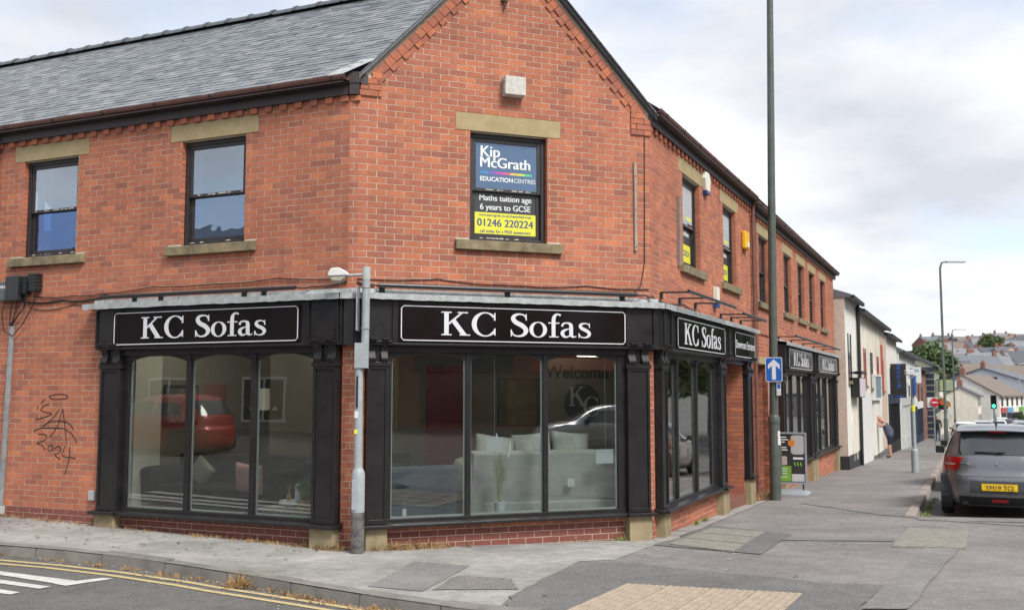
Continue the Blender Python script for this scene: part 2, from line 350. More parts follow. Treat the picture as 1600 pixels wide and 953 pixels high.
def cover(pts, label):
    c = Vector((sum(p[0] for p in pts) / 4, sum(p[1] for p in pts) / 4, 0)); z0 = zg(c.x, c.y)
    bt = MB(); P = [(x - c.x, y - c.y) for x, y in pts]
    for k0, k1 in ((0, .31), (.33, .64), (.66, 1)) if 'cracked' in label else ((0, 1),):
        q = [tuple(P[0][i] + (P[3][i] - P[0][i]) * k0 for i in (0, 1)), tuple(P[1][i] + (P[2][i] - P[1][i]) * k0 for i in (0, 1)), tuple(P[1][i] + (P[2][i] - P[1][i]) * k1 for i in (0, 1)), tuple(P[0][i] + (P[3][i] - P[0][i]) * k1 for i in (0, 1))]
        v = [(x, y, zg(x + c.x, y + c.y) - z0 + .018) for x, y in q]; w = [(x, y, z - .05) for x, y, z in v]
        bt.face(v)
        for i in range(4): bt.face([v[i], w[i], w[(i + 1) % 4], v[(i + 1) % 4]])
    return tag(bt.build('access_cover', m_iron, M=T(c.x, c.y, z0)), label, 'cover', 'concrete access covers in the pavement')
cover([(2.8, 14.32), (3.42, 13.71), (2.54, 11.68), (1.94, 12.52)], 'cracked pale concrete access cover near the corner of the shop')
cover([(5.43, 13.88), (6.06, 13.43), (5.19, 11.61), (4.46, 11.9)], 'plain brown concrete access cover behind the grey parked car')
# tactile slabs with blisters
e1 = Vector((.899, -.438, 0)); e2 = Vector((-e1.y, e1.x, 0)) * -1
sb = MB(); s4 = .4
sb.box(.008, s4 - .008, .008, s4 - .008, -.05, .012)
for i in range(6):
    for j in range(6):
        cx, cy = .033 + i * .0668, .033 + j * .0668; k = len(sb.v)
        for r, z in ((.017, .012), (.012, .0185)):
            for a in range(6): sb.v.append((cx + r * math.cos(a * math.pi / 3), cy + r * math.sin(a * math.pi / 3), z))
        for a in range(6): sb.f.append((k + a, k + (a + 1) % 6, k + 6 + (a + 1) % 6, k + 6 + a)); sb.m.append(0); sb.t.append(0)
        sb.f.append(tuple(range(k + 6, k + 12))); sb.m.append(0); sb.t.append(0)
sme = sb.mesh('tactile_slab', m_buff); TACT = empty('tactile_paving', T(1.1, 9.46, zg(1.1, 9.46)), 'buff blister tactile paving at the dropped kerb', 'paving'); TACT['kind'] = 'structure'
for i in range(4):
    for j in range(4):
        p = Vector((1.06, 9.45, 0)) + e1 * (i * s4) + e2 * (j * s4)
        x, y = p.x, p.y; zx = (zg(*(p + e1 * .4).xy) - zg(x, y)) / .4; zy = (zg(*(p + e2 * .4).xy) - zg(x, y)) / .4
        Mx = Matrix(((e1.x, -e2.x * -1, 0, x), (e1.y, e2.y, 0, y), (zx, zy, 1, zg(x, y) + .012), (0, 0, 0, 1)))
        o = bpy.data.objects.new('tactile_slab', sme); link(o, TACT, Mx)
# kerbs
def kerb_run(P, mt, label, top=.012, w=.14, L=.915, last=None):
    root = empty('kerb', T(P[0][0], P[0][1], zg(*P[0])), label, 'kerb'); root['kind'] = 'structure'
    pts = [Vector((x, y, 0)) for x, y in P]; acc = []
    for i in range(len(pts) - 1):
        n = max(1, int((pts[i + 1] - pts[i]).length / .05))
        for j in range(n): acc.append(pts[i].lerp(pts[i + 1], j / n))
    acc.append(pts[-1]); d = [0]
    for i in range(1, len(acc)): d.append(d[-1] + (acc[i] - acc[i - 1]).length)
    def at(s):
        for i in range(1, len(d)):
            if d[i] >= s: k = (s - d[i - 1]) / max(1e-6, d[i] - d[i - 1]); return acc[i - 1].lerp(acc[i], k)
        return acc[-1]
    s = 0
    while s < d[-1] - .1:
        e = min(s + L, d[-1]); b = MB(); ps = [at(s + .008 + (e - s - .016) * k / 3) for k in range(4)]; tz = random.uniform(-.009, .009)
        sec = []
        for k in range(4):
            t = (ps[min(k + 1, 3)] - ps[max(k - 1, 0)]).normalized(); n = Vector((t.y, -t.x, 0)); z = zg(ps[k].x, ps[k].y) + tz
            sec.append([ps[k] + n * o + Vector((0, 0, z + h)) for o, h in ((-w, top), (-.02, top), (-.002, top - .018), (.012, -.13), (-w, -.13))])
        for k in range(3):
            for j in range(5): b.face([sec[k][j], sec[k + 1][j], sec[k + 1][(j + 1) % 5], sec[k][(j + 1) % 5]])
        b.face(list(reversed(sec[0]))); b.face(sec[3]); o = b.build('kerb_stone', mt, root); s = e
    return root
kerb_run(KL[3:], m_kerb, 'worn grey kerb stones along the side street pavement')
kerb_run([XY(4.0, 2.95)] + KR[8:12], m_kerbp, 'pinkish kerb stones beside the parking bay')
# road paint
def stripe(name, P, w, mt, off=-.104):
    L = []; Rr = []
    for i, p in enumerate(P):
        a = Vector(P[max(i - 1, 0)]); c = Vector(P[min(i + 1, len(P) - 1)]); t = (c - a).normalized(); n = Vector((-t.y, t.x)) * w / 2
        L.append((p[0] + n.x, p[1] + n.y)); Rr.append((p[0] - n.x, p[1] - n.y))
    return patch(name, L + Rr[::-1], mt, off)
yl = [(-26, 20.0), (-16, 15.5), (-10, 12.95), (-7, 11.66), (-5.62, 11.08), (-4.83, 10.86), (-4, 10.52), (-3.2, 10.1), (-2.44, 9.62), (-1.75, 9.16), (-1.11, 8.72), (-.5, 8.3), (.2, 7.9)]
stripe('yellow_line', yl, .075, m_yel); 
def offs(P, d):
    r = []
    for i, p in enumerate(P):
        t = (Vector(P[min(i + 1, len(P) - 1)]) - Vector(P[max(i - 1, 0)])).normalized(); r.append((p[0] + t.y * d, p[1] - t.x * d))
    return r
stripe('yellow_line', offs(yl, -.0) and [(x - .07, y - .17) for x, y in yl], .075, m_yel)
for P in ([(-9, 12.05), (-5.22, 10.39), (-4.28, 10.0), (-4.41, 9.83), (-5.15, 10.2), (-9.1, 11.85)], [(-4.1, 10.2), (-3.98, 10.17), (-4.26, 9.73), (-4.42, 9.82)],
          [(-9, 11.75), (-5.0, 9.94), (-4.37, 9.66), (-4.43, 9.55), (-4.95, 9.77), (-9.1, 11.55)], [(-9, 11.3), (-4.76, 9.47), (-4.51, 9.35), (-4.55, 9.24), (-4.7, 9.3), (-9.1, 11.1)]):
    patch('white_marking', P, m_whl, -.103)
def ring_litter():
    b = MB(); rnd = random.Random(5)
    def tuft(x, y, z, n, h, spread, mi):
        for _ in range(n):
            a = rnd.uniform(0, 6.28); l = h * rnd.uniform(.4, 1.2); r0 = rnd.uniform(0, spread); px, py = x + r0 * math.cos(a * 3), y + r0 * math.sin(a * 3)
            tx, ty = px + l * .7 * math.cos(a), py + l * .7 * math.sin(a); w = .003; tz = z + l * rnd.uniform(.15, 1.)
            b.face([(px - w, py, z), (px + w, py, z), ((px + tx) / 2 + w, (py + ty) / 2, (z + tz) / 2 + .012), ((px + tx) / 2 - w, (py + ty) / 2, (z + tz) / 2 + .012)], mi)
            b.face([((px + tx) / 2 - w, (py + ty) / 2, (z + tz) / 2 + .012), ((px + tx) / 2 + w, (py + ty) / 2, (z + tz) / 2 + .012), (tx, ty, tz)], mi)
    for s in [rnd.uniform(0, 6) for _ in range(90)]:
        p = Lp(s, -.03 - abs(rnd.gauss(0, .05))); tuft(*p, zg(*p) + .006, 14, .05, .07, rnd.choice((0, 0, 1)))
    for s in [rnd.gauss(.62, .3) for _ in range(60)]:
        p = Gp(max(.2, s), -.05 - abs(rnd.gauss(0, .05))); tuft(*p, zg(*p) + .006, 16, .10, .07, rnd.choice((0, 0, 1)))
    for s in [rnd.uniform(.5, 3.9) for _ in range(14)]:
        p = Gp(s, -.03); tuft(*p, zg(*p) + .006, 5, .04, .04, rnd.choice((0, 1, 2)))
    for s in [rnd.gauss(.2, .15) for _ in range(45)]:
        p = Lp(max(s, 0), -.06 - abs(rnd.gauss(0, .05))); tuft(*p, zg(*p) + .006, 14, .09, .06, rnd.choice((0, 1)))
    for s in [rnd.uniform(0, 1) for _ in range(150)]:
        k = 4 + s * 7.6; i = int(k); q = k - i; x = KL[i][0] + (KL[i + 1][0] - KL[i][0]) * q; y = KL[i][1] + (KL[i + 1][1] - KL[i][1]) * q
        dn = .03 + abs(rnd.gauss(0, .05)); x -= .4 * dn; y -= dn
        if rnd.random() < s + .15: tuft(x, y, zg(x, y) - .11, 12, .055, .06, rnd.choice((0, 0, 1)))
    p = (-2.62, 9.93); [tuft(p[0] + rnd.gauss(0, .05), p[1] - .05 + rnd.gauss(0, .02), zg(*p) - .1, 16, .18, .05, 0) for _ in range(9)]
    for u in [rnd.gauss(7.0, .2) for _ in range(40)]:
        p = XY(u, .06 + abs(rnd.gauss(0, .06))); tuft(*p, zg(*p) + .008, 16, .2, .07, rnd.choice((0, 1, 1)))
    for u in (1.9, 2.4, 3.6, 3.9): 
        for _ in range(6): p = XY(u + rnd.gauss(0, .04), .08); tuft(*p, zg(*p) + .01, 8, .09, .04, 2)
    p = Gp(3.44, -.06); [tuft(p[0] + rnd.gauss(0, .04), p[1], zg(*p), 8, .08, .04, 2) for _ in range(7)]
    for u, v in [(rnd.uniform(4.05, 9), 3.02 + abs(rnd.gauss(0, .05))) for _ in range(46)] + [(rnd.gauss(4.0, .1), rnd.gauss(3.35, .12)) for _ in range(10)]:
        p = XY(u, v); tuft(*p, zg(*p) - .09, 12, .07, .06, 2)
    def scrap(x, y, z, s, mi):
        a = rnd.uniform(0, 6.28); c, d = math.cos(a) * s, math.sin(a) * s
        b.face([(x - c, y - d, z), (x + d * .6, y - c * .6, z + s * .3), (x + c, y + d, z + s * .1), (x - d * .6, y + c * .6, z + s * .4)], mi)
    for _ in range(420):
        k = 4 + rnd.random() * 7.8; i = int(k); q = k - i; x = KL[i][0] + (KL[i + 1][0] - KL[i][0]) * q; y = KL[i][1] + (KL[i + 1][1] - KL[i][1]) * q
        dn = .03 + abs(rnd.gauss(0, .12)); x -= .4 * dn; y -= dn; scrap(x, y, zg(x, y) - .1, rnd.uniform(.006, .02), rnd.choice((1, 1, 0, 0, 3)))
    for _ in range(90):
        x, y = rnd.uniform(-5, .5), rnd.uniform(7.5, 11); 
        q = rnd.uniform(-.6, -.2); k = 4 + rnd.random() * 7.8; i = int(k); x = KL[i][0] + rnd.uniform(-.5, .2); y = KL[i][1] + q; scrap(x, y, zg(x, y) - .1, rnd.uniform(.004, .013), 3)
    for _ in range(160):
        s = rnd.uniform(.0, 6); p = Lp(s, -.02 - abs(rnd.gauss(0, .12))); scrap(*p, zg(*p) + .009, rnd.uniform(.006, .018), rnd.choice((0, 1, 1)))
    for _ in range(60):
        u, v = rnd.uniform(-4, 9), rnd.uniform(.2, 3); p = XY(u, v); scrap(*p, zg(*p) + .018, rnd.uniform(.004, .009), rnd.choice((1, 3)))
    return b
tag(ring_litter().build('weeds', [mat('dry_straw', (.36, .23, .105), .9, .25, 20), mat('dead_leaf', (.19, .105, .055), .9, .3, 20), mat('green_weed', (.16, .2, .05), .8, .3, 20), mat('paper_scrap', (.6, .6, .58), .8, .1)]),
    'dry straw weeds and leaf litter along the wall foot and gutter', 'weeds', kind='stuff')

b = MB(); rnd = random.Random(21)
for _ in range(300):
    x, y = XY(rnd.uniform(-4.6, 14), rnd.uniform(.3, 2.8)) if rnd.random() < .6 else (lambda s, t: (Lp(s)[0] + (KL[0][0] - 0) * 0 - .4 * t, Lp(s)[1] - .9 * t))(rnd.uniform(0, 5.5), rnd.uniform(.2, 1.4))
    r0 = rnd.uniform(.008, .024); z = zg(x, y) + .0175; n = 7; rr = [r0 * rnd.uniform(.7, 1.25) for _ in range(n)]
    b.face([(x + rr[k] * math.cos(k * 6.283 / n), y + rr[k] * math.sin(k * 6.283 / n), z) for k in range(n)], rnd.choice((0, 0, 1)))
tag(b.build('gum_spots', [mat('gum_dark', (.09, .085, .08), .9, .1), mat('gum_pale', (.36, .35, .33), .9, .1)]), 'trodden gum spots speckling the pavement', 'stains', kind='stuff')
# ---------------------------------------------------------------- the brick corner building
BLD = empty('brick_building', T(*C1), 'red brick corner building with slate roof and black shopfronts', 'building')
PC, BL, JT = .0755, .2265, .0085
Z0 = 5.162
bricks = []            # (wall, frame, x0, x1, z0, yoff, depth, plinth)
def fill(wall, x0, x1, zb, zt, openings=(), phase=0., clip=None, yoff=0., plinth=-9):
    k = math.floor((zb - Z0) / PC)
    while Z0 + k * PC < zt - .02:
        za = Z0 + k * PC; zm = za + PC / 2; ivs = [(x0, x1)]
        if clip:
            c = clip(za + PC); ivs = [(max(x0, c[0]), min(x1, c[1]))] if c and c[1] - c[0] > .05 else []
        for (a, b_, c, d) in openings:
            if c - .01 < zm < d + .01:
                n = []
                for (p, q) in ivs:
                    if b_ <= p or a >= q: n.append((p, q)); continue
                    if a > p: n.append((p, a))
                    if b_ < q: n.append((b_, q))
                ivs = n
        for (p, q) in ivs:
            st = phase + (k % 2) * BL / 2; j = math.floor((p - st) / BL)
            while st + j * BL < q:
                a = max(p, st + j * BL); e = min(q, st + (j + 1) * BL)
                if e - a > .014: bricks.append((wall, a + (JT / 2 if a > p + 1e-6 or yoff == 0 and a > x0 + 1e-6 and not any(abs(a - o[1]) < 1e-6 for o in openings) else 0), e - (JT / 2 if e < q - 1e-6 else 0), za + JT / 2, yoff, zm < plinth))
                j += 1
        k += 1
def backing(x0, x1, zb, zt, openings, y=.0028, dep=.13):
    b = MB(); E = .006
    ops = [(a - E, c + E, d - E, e + E) for a, c, d, e in openings]
    xs = sorted({x0, x1, *[min(max(q, x0), x1) for o in ops for q in o[:2]]}); zs = sorted({zb, zt, *[min(max(q, zb), zt) for o in ops for q in o[2:]]})
    for i in range(len(xs) - 1):
        for j in range(len(zs) - 1):
            cx, cz = (xs[i] + xs[i + 1]) / 2, (zs[j] + zs[j + 1]) / 2
            if any(o[0] < cx < o[1] and o[2] < cz < o[3] for o in ops): continue
            b.face([(xs[i], y, zs[j]), (xs[i + 1], y, zs[j]), (xs[i + 1], y, zs[j + 1]), (xs[i], y, zs[j + 1])])
    for (a, c, d, e) in ops:
        for x in (a, c): b.face([(x, y, d), (x, dep, d), (x, dep, e), (x, y, e)])
        for z in (d, e): b.face([(a, y, z), (c, y, z), (c, dep, z), (a, dep, z)])
    return b
WZ0, WZ1 = 3.777, 5.162; DZ = -.0755
def wop(xc, dz=0): return (xc - .52, xc + .52, WZ0 + dz - .0, WZ1 + dz)
LW = (-2.07, -4.95); GW = 1.93; RW1 = (2.21, 4.87); RW2 = (8.05, 11.0, 13.02, 14.9, 17.05)
LSH = (-3.80, -.06, .31, 3.02); GSH = (.11, 3.86, .31, 3.02); R1S = (.1, 3.95, .31, 3.02); RENT = (3.95, 6.18, -.6, 3.02); RD2 = (7.05, 8.2, -.6, 2.45); R2S = (9.4, 19.1, .23, 2.95)
lint = lambda xc, dz=0: (xc - .71, xc + .71, WZ1 + dz, WZ1 + dz + 3 * PC)
sill = lambda xc, dz=0: (xc - .71, xc + .71, WZ0 + dz - .125, WZ0 + dz)
zv = lambda x: min(5.70 + 1.06 * (x - .025), 5.586 + 1.062 * (3.968 - x))
def gclip(z):
    if z < 5.5: return (-9, 9)
    o = .27
    a = .025 + (z - 5.70 + o) / 1.06; c = 3.968 - (z - 5.586 + o) / 1.062
    return (a, c)
oL = [wop(x) for x in LW] + [lint(x) for x in LW] + [sill(x) for x in LW] + [LSH]
oG = [wop(GW), lint(GW), sill(GW), GSH, (-1, .27, 5.45, 9), (3.66, 5, 5.45, 9)]
oR = [wop(x) for x in RW1] + [lint(x) for x in RW1] + [sill(x) for x in RW1] + [R1S, RENT]
oR2 = [wop(x, DZ) for x in RW2] + [lint(x, DZ) for x in RW2] + [sill(x, DZ) for x in RW2] + [R2S, RD2, (7.0, 8.26, 2.45, 2.6)]
fill('L', -11.5, 0, -.35, 5.388, oL, 0, plinth=.32)
fill('H', 0, .11, -.2, 5.47, [], .055, plinth=.2)
fill('G', 0, 3.9333, -.3, 7.9, oG, .113, gclip, plinth=.24)
fill('G', -.03, .27, 5.464, 7, [], .0, lambda z: (.025 + (z - 5.70 + .07) / 1.06, 9) , -.022)
fill('G', 3.66, 3.96, 5.388, 7, [], .0, lambda z: (-9, 3.968 - (z - 5.586 + .07) / 1.062), -.022)
fill('R', 0, 6.66, -.4, 5.388, oR, .06)
fill('R', 6.66, 19.5, -.9, 5.388 + DZ, oR2, .06)
FRM = {'L': FL, 'H': FH, 'G': FG, 'R': FR}
mains = {}
for key, (x0, x1, zb, zt, ops) in {'L': (-11.5, 0, -.4, 5.6, oL), 'H': (0, .11, -.4, 5.6, []), 'G': (0, 3.9333, -.4, 5.46, oG[:4]), 'R': (0, 19.5, -1, 5.5, oR + oR2)}.items():
    b = backing(x0, x1, zb, zt, ops)
    if key == 'G': b.face([(0, .0028, 5.46), (3.9333, .0028, 5.46), (3.93, .0028, zv(3.93)), (1.945, .0028, zv(1.945)), (0.0, .0028, zv(0.0))])
    if key == 'R': b.face([(19.5, .008, -1), (19.5, 6, -1), (19.5, 6, 5.4), (19.5, .008, 5.4)])
    if key == 'L': b.face([(-11.5, .008, -1), (-11.5, 6, -1), (-11.5, 6, 5.4), (-11.5, .008, 5.4)])
    mains[key] = b.build('wall', m_mortar, BLD, FRM[key])
camP = Vector((0, 0, CAM_Z))
def area(bk):
    w, a, e, z, yo, pl = bk
    if e - a < .21 or pl: return 0
    c = FRM[w] @ Vector(((a + e) / 2, 0, z)); d = c - camP; n = FRM[w].to_3x3() @ Vector((0, 1, 0))
    px = 800 + 1560 * d.x / d.y
    if not 0 < px < 1600 or z > 7.3: return 0
    if 540 < px < 575 and z < 3: return 0
    return abs(d.normalized().dot(n)) / d.length_squared
order = sorted(range(len(bricks)), key=lambda i: -area(bricks[i])); single = set(order[:300])
full = MB().box(-(BL - JT) / 2, (BL - JT) / 2, 0, .11, 0, PC - JT, skip='k').mesh('brick', m_brick1)
acc = {k: MB() for k in FRM}
for i, (w, a, e, z, yo, pl) in enumerate(bricks):
    jy = yo + random.uniform(-.0012, .0012)
    if i in single:
        o = bpy.data.objects.new('brick', full); link(o, mains[w], FRM[w] @ T((a + e) / 2, jy, z))
    else:
        acc[w].box(a, e, jy, .11, z, z + PC - JT, 1 if pl else 0, t=random.random() if random.random() < .75 else random.gauss(.55, .1), skip='k')
# dentils, raking band
for key, xs, zz in (('L', [(-.06 - j * BL) for j in range(50)], 5.388), ('R', [.05 + j * BL for j in range(50)], 5.388), ('R', [6.72 + j * BL for j in range(56)], 5.388 + DZ)):
    for x in xs: acc[key].box(x - .052, x + .05, -.032, .05, zz + .004, zz + PC, t=random.random())
    x0, x1 = min(xs) - .05, max(xs) + .1
    j = x0
    while j < x1: acc[key].box(j, j + .2, -.001, .05, zz + .004, zz + PC - .006, t=random.random()); j += .21
for side in (0, 1):
    sl_, x_, z_ = ((1.06, .025, 5.70), (-1.062, 3.968, 5.586))[side]
    ang = math.degrees(math.atan(sl_)); Lr = 2.75
    X = T(x_, 0, z_) @ RY(-ang) @ (Matrix.Identity(4) if side == 0 else RZ(0))
    j = .12; n = 0
    while j < Lr:
        a, e = (j, j + .105) if side == 0 else (-j - .105, -j)
        acc['G'].box(a, e, -.02, .03, -.15, -.045, X=X, t=random.random())
        if n % 2 == 0: acc['G'].box(a, e, -.02, .03, -.215, -.155, X=X, t=random.random())
        else: acc['G'].box(a, e, -.002, .03, -.225, -.155, X=X, t=random.random() * .5)
        j += .112; n += 1
for k in FRM: tag(acc[k].build('brickwork', [m_brick, m_plinth], mains[k], FRM[k], tone=True), kind='stuff')
# upstairs windows
def sash(F, xc, dz=0, panes=(None, None), open_=.0):
    x0, x1, z0, z1 = wop(xc, dz); f = MB(); y = .075
    for a, c, d, e in ((x0 + .003, x0 + .055, z0, z1), (x1 - .055, x1 - .003, z0, z1), (x0 + .055, x1 - .055, z0 + .0, z0 + .05), (x0 + .055, x1 - .055, z1 - .06, z1 - .003)): f.box(a, c, y, y + .09, d, e)
    w = f.build('window', m_frame, BLD, F, bevel=.004)
    zm = z0 + .665
    for k, (d, e, yy) in enumerate(((zm - .02, z1 - .06, y + .014), (z0 + .05, zm + .03, y + .05))):
        s = MB(); a, c = x0 + .055, x1 - .055; t = .05
        for p in ((a, a + t, d, e), (c - t, c, d, e), (a + t, c - t, d, d + t + (.012 if k else -.008)), (a + t, c - t, e - t, e)): s.box(p[0], p[1], yy, yy + .035, p[2], p[3])
        s.build('sash', m_frame, w, F, bevel=.004)
        gm = panes[k] or g_up
        MB().box(a + t - .01, c - t + .01, yy + .014, yy + .02, d + t - .01, e - t + .01).build('pane', gm, w, F)
    flk = MB(); rnd = random.Random(int(xc * 100))
    for _ in range(26):
        a = rnd.uniform(x0 + .1, x1 - .15); q = rnd.choice(((z0 + .046, y + .06), (z0 + .046, y - .0005), (zm + .004, y + .0135))); l = rnd.uniform(.02, .09)
        flk.face([(a, q[1] - .0006, q[0] - .004), (a + l, q[1] - .0006, q[0] - rnd.uniform(.001, .006)), (a + l * .8, q[1] - .0006, q[0] + rnd.uniform(.005, .014)), (a + l * .2, q[1] - .0006, q[0] + rnd.uniform(.004, .012))])
    tag(flk.build('flaking_paint', mat('flaked_paint', (.5, .48, .43), .9, .2), w, F), kind='stuff')
    MB().box(x0 - .19, x1 + .19, -.004, .07, *lint(xc, dz)[2:]).build('lintel', m_stone, BLD, F, bevel=.006)
    sb_ = MB(); xa, xb, za, zb_ = sill(xc, dz)
    sb_.prism([(-.065, za), (.08, za), (.08, zb_ + .012), (-.065, zb_ - .006)], xa - .005, xb + .005, 'x'); sb_.build('window_sill', m_stone_d, BLD, F, bevel=.008)
    MB().box(x0 - .3, x1 + .3, .75, .76, z0 - .3, z1 + .1).build('dark_backing', m_dark if F is not FL else mat('dim_room', (.1, .1, .105), .9, .2), BLD, F)  # dark sheet: the unlit room behind the panes is put into its colour
    return w
for x in LW:
    w = sash(FL, x, panes=(g_up, g_pale if x > -3 else g_blue))
    MB().grid(lambda a, c: (x - .47 + .14 * a, .2 + .012 * math.sin(a * 22), 3.82 + 1.3 * c), 14, 1).build('curtain', mat('pale_curtain', (.62, .6, .55), .9, .1), BLD, FL, smooth=True)
wG = sash(FG, GW)
for x in RW1: sash(FR, x)
for x in RW2: sash(FR, x, DZ)
# printed window posters (flat vinyl on the panes)
def vinyl(F, x0, x1, z0, z1, y, mt, parent, name='poster'): return MB().box(x0, x1, y, y + .001, z0, z1).build(name, mt, parent, F)
m_vb = mat('poster_blue', (.10, .17, .27), .3, .12, 2, col2=(.075, .13, .24)); m_vd = mat('poster_charcoal', (.05, .055, .062), .3, .1, 2)
m_vy = mat('poster_yellow', (.72, .70, .06), .4, .05); m_vw = mat('poster_white_ink', (.72, .74, .73), .5, .04); m_vn = mat('poster_navy_ink', (.035, .06, .2), .5, .04)
PST = empty('window_poster', FG @ T(GW, .1, 3.8), 'blue, charcoal and yellow tuition posters filling the gable window', 'poster')
xa, xb = GW - .42, GW + .42
vinyl(FG, xa, xb, 4.47, 5.075, .0995, m_vb, PST, 'upper_poster'); vinyl(FG, xa, xb, 4.165, 4.43, .136, m_vd, PST, 'charcoal_poster'); vinyl(FG, xa, xb, 3.865, 4.163, .136, m_vy, PST, 'yellow_poster')
def tf(s, size, x, z, m, y=.099, bold=0, **k):
    for i in range(3 if bold else 1): text(s, size, FG @ T(x + (i - 1) * bold, y - i * .00015, z), m, PST, **k)
tf('Kip', .2, xa + .06, 4.935, m_vw, align='LEFT', bold=.005); tf('McGrath', .19, xa + .055, 4.795, m_vw, align='LEFT', bold=.005, sx=1.02)
bar = MB(); cols = [(.05, .25, .5), (.16, .12, .45), (.45, .08, .4), (.6, .1, .25), (.7, .45, .1), (.5, .6, .1), (.1, .5, .25)]
for i in range(7): bar.box(xa + .07 + i * .1, xa + .07 + (i + 1) * .1, .0985, .099, 4.655, 4.685, i)
bar.build('rainbow_bar', [mat('ink%d' % i, c, .5, 0) for i, c in enumerate(cols)], PST, FG)
tf('EDUCATION', .078, xa + .06, 4.585, m_vw, align='LEFT', off=.002); tf('CENTRES', .078, xb - .02, 4.585, m_vw, align='RIGHT', sx=.93)
tf('Maths tuition age', .108, GW, 4.35, m_vw, .1355, bold=.002, sx=.95); tf('6 years to GCSE', .108, GW, 4.232, m_vw, .1355, bold=.002, sx=.95)
tf('www.kipmcgrath.co.uk/chesterfield-west', .044, GW, 4.13, m_vn, .1355, off=.0007, sx=.98); tf('01246 220224', .135, GW, 4.03, m_vn, .1355, bold=.003, sx=.98); tf('call today for a FREE assessment', .054, GW, 3.925, m_vn, .1355, off=.0008, sx=.97)
for i, x in enumerate(RW1):
    p = empty('window_poster', FR @ T(x, .1, 3.8), ('white and yellow poster in the street window below the white alarm box', 'white and yellow poster in the street window beside the yellow alarm box')[i], 'poster')
    vinyl(FR, x - .4, x + .4, 4.5, 5.06, .0995, mat('poster_pale', (.42, .44, .46), .4, .1), p, 'upper_poster'); vinyl(FR, x - .4, x + .4, 4.17, 4.43, .136, m_vd, p, 'charcoal_poster'); vinyl(FR, x - .4, x + .4, 3.87, 4.168, .136, m_vy, p, 'yellow_poster')
    text('01246 220224', .125, FR @ T(x, .1355, 4.03), m_vn, p, off=.001, sx=.95); text('Maths tuition', .12, FR @ T(x, .1355, 4.34), m_vw, p, off=.002)
    vinyl(FR, x + .05, x + .35, 4.55, 4.6, .099, m_vy, p, 'yellow_band')
# eaves
def eaves(F, x0, x1, dz=0, br=.92):
    MB().box(x0, x1, -.055, .05, 5.464 + dz, 5.60 + dz).build('fascia_board', m_fascia, BLD, F)
    MB().box(x0, x1, -.17, -.056, 5.585 + dz, 5.6 + dz).build('soffit', m_fascia, BLD, F)
    g = MB(); n = 10; r = .062; yc, zc = -.125, 5.675 + dz
    arc = [(yc + r * math.cos(math.pi + math.pi * i / n), zc + r * math.sin(math.pi + math.pi * i / n)) for i in range(n + 1)]
    arc += [(yc + (r - .006) * math.cos(math.pi + math.pi * i / n), zc + (r - .006) * math.sin(math.pi + math.pi * i / n)) for i in range(n, -1, -1)]
    g.prism(arc, x0 - .05, x1 + .04, 'x'); go = g.build('gutter', m_gutter, BLD, F, smooth='auto')
    x = x0 + .3
    while x < x1:
        j = MB(); a2 = [(yc + (r + .006) * math.cos(math.pi + math.pi * i / n), zc + (r + .006) * math.sin(math.pi + math.pi * i / n)) for i in range(n + 1)]
        j.prism(a2, x - .02, x + .02, 'x'); j.build('gutter_bracket', mat('bracket_dark', (.06, .035, .032), .4, .1), go, F); x += br
eaves(FL, -11.5, -.0, 0); eaves(FR, .0, 6.66, 0); eaves(FR, 6.7, 19.75, DZ)
MB().box(.0, .12, -.06, .05, 5.464, 5.60).build('fascia_board', m_fascia, BLD, FH)
MB().box(-.12, .14, -.07, .06, 5.6, 5.735).build('eaves_block', m_fascia, BLD, FH); MB().box(-.03, .1, -.03, .06, 5.6, 5.72).build('eaves_block', m_fascia, BLD, FG)
# roofs
AL = 37; ta = math.tan(R_(AL)); DD = 2.93
ROOF = MB(); zr = 5.72 + ta * (DD + .12)
ROOF.face([(-11.5, -.15, 5.69), (5.5, -.15, 5.69), (5.5, DD, zr - .03), (-11.5, DD, zr - .03)]) if False else None
def inG(x, y):
    q = FG.inverted() @ (FL @ Vector((x, y, 0))); return q.y
def inRw(x, y):
    q = FR.inverted() @ (FL @ Vector((x, y, 0))); return q.y
# underlay: keep only what lies behind the gable plane
und = []
for (x, y) in ((-11.5, -.15), (-.02, -.15), (.1, -.02)): und.append((x, y))
yq = DD; xq = None
for i in range(400):
    x = i * .02
    if inG(x, DD) < .12 or inRw(x, DD) < .35: xq = x; break
xq = xq or 6
und += [(-.05, DD), (-11.5, DD)]; und[2] = (.1, .085); und.insert(3, (1.36, 1.36))
ROOF.face([(x, y, 5.70 + ta * (y + .12)) for x, y in und])
ROOF.face([(-.05, DD, zr - .02), (-.05 - 3, DD + 3, zr - ta * 3), (-11.5, DD + 3, zr - ta * 3), (-11.5, DD, zr - .02)])
rf = ROOF.build('roof', mat('roof_underlay', (.13, .14, .15), .7, .2, 20), BLD, FL)
SLW, EXP = .215, .118; slates = []; row = 0; X37 = RX(AL)
while True:
    s = row * EXP; y = -.16 + s * math.cos(R_(AL)); 
    if y > DD - .06: break
    x = -11.4 + (row % 2) * SLW / 2
    while x < 6:
        if inG(x + SLW / 2 + .12, y) > .02 and x + SLW / 2 + y < 2.85: slates.append((x + SLW / 2, s, row))
        x += SLW
    row += 1
fl_ = MB(); fl_.face([(x, y, 5.722 + ta * (y + .12)) for x, y in ((-.3, -.17), (0, -.17), (.09, -.06), (.24, .12), (.2, .35), (0, .2))]); fl_.build('corner_flashing', m_lead, rf, FL)
def slate_mb(b, X, t=0): b.box(-SLW / 2 + .002, SLW / 2 - .002, 0, .26, 0, .006, X=X, t=t)
sb_ = MB(); slate_mb(sb_, None); slme = sb_.mesh('slate', m_slate1); acc_s = MB(); rnd = random.Random(3)
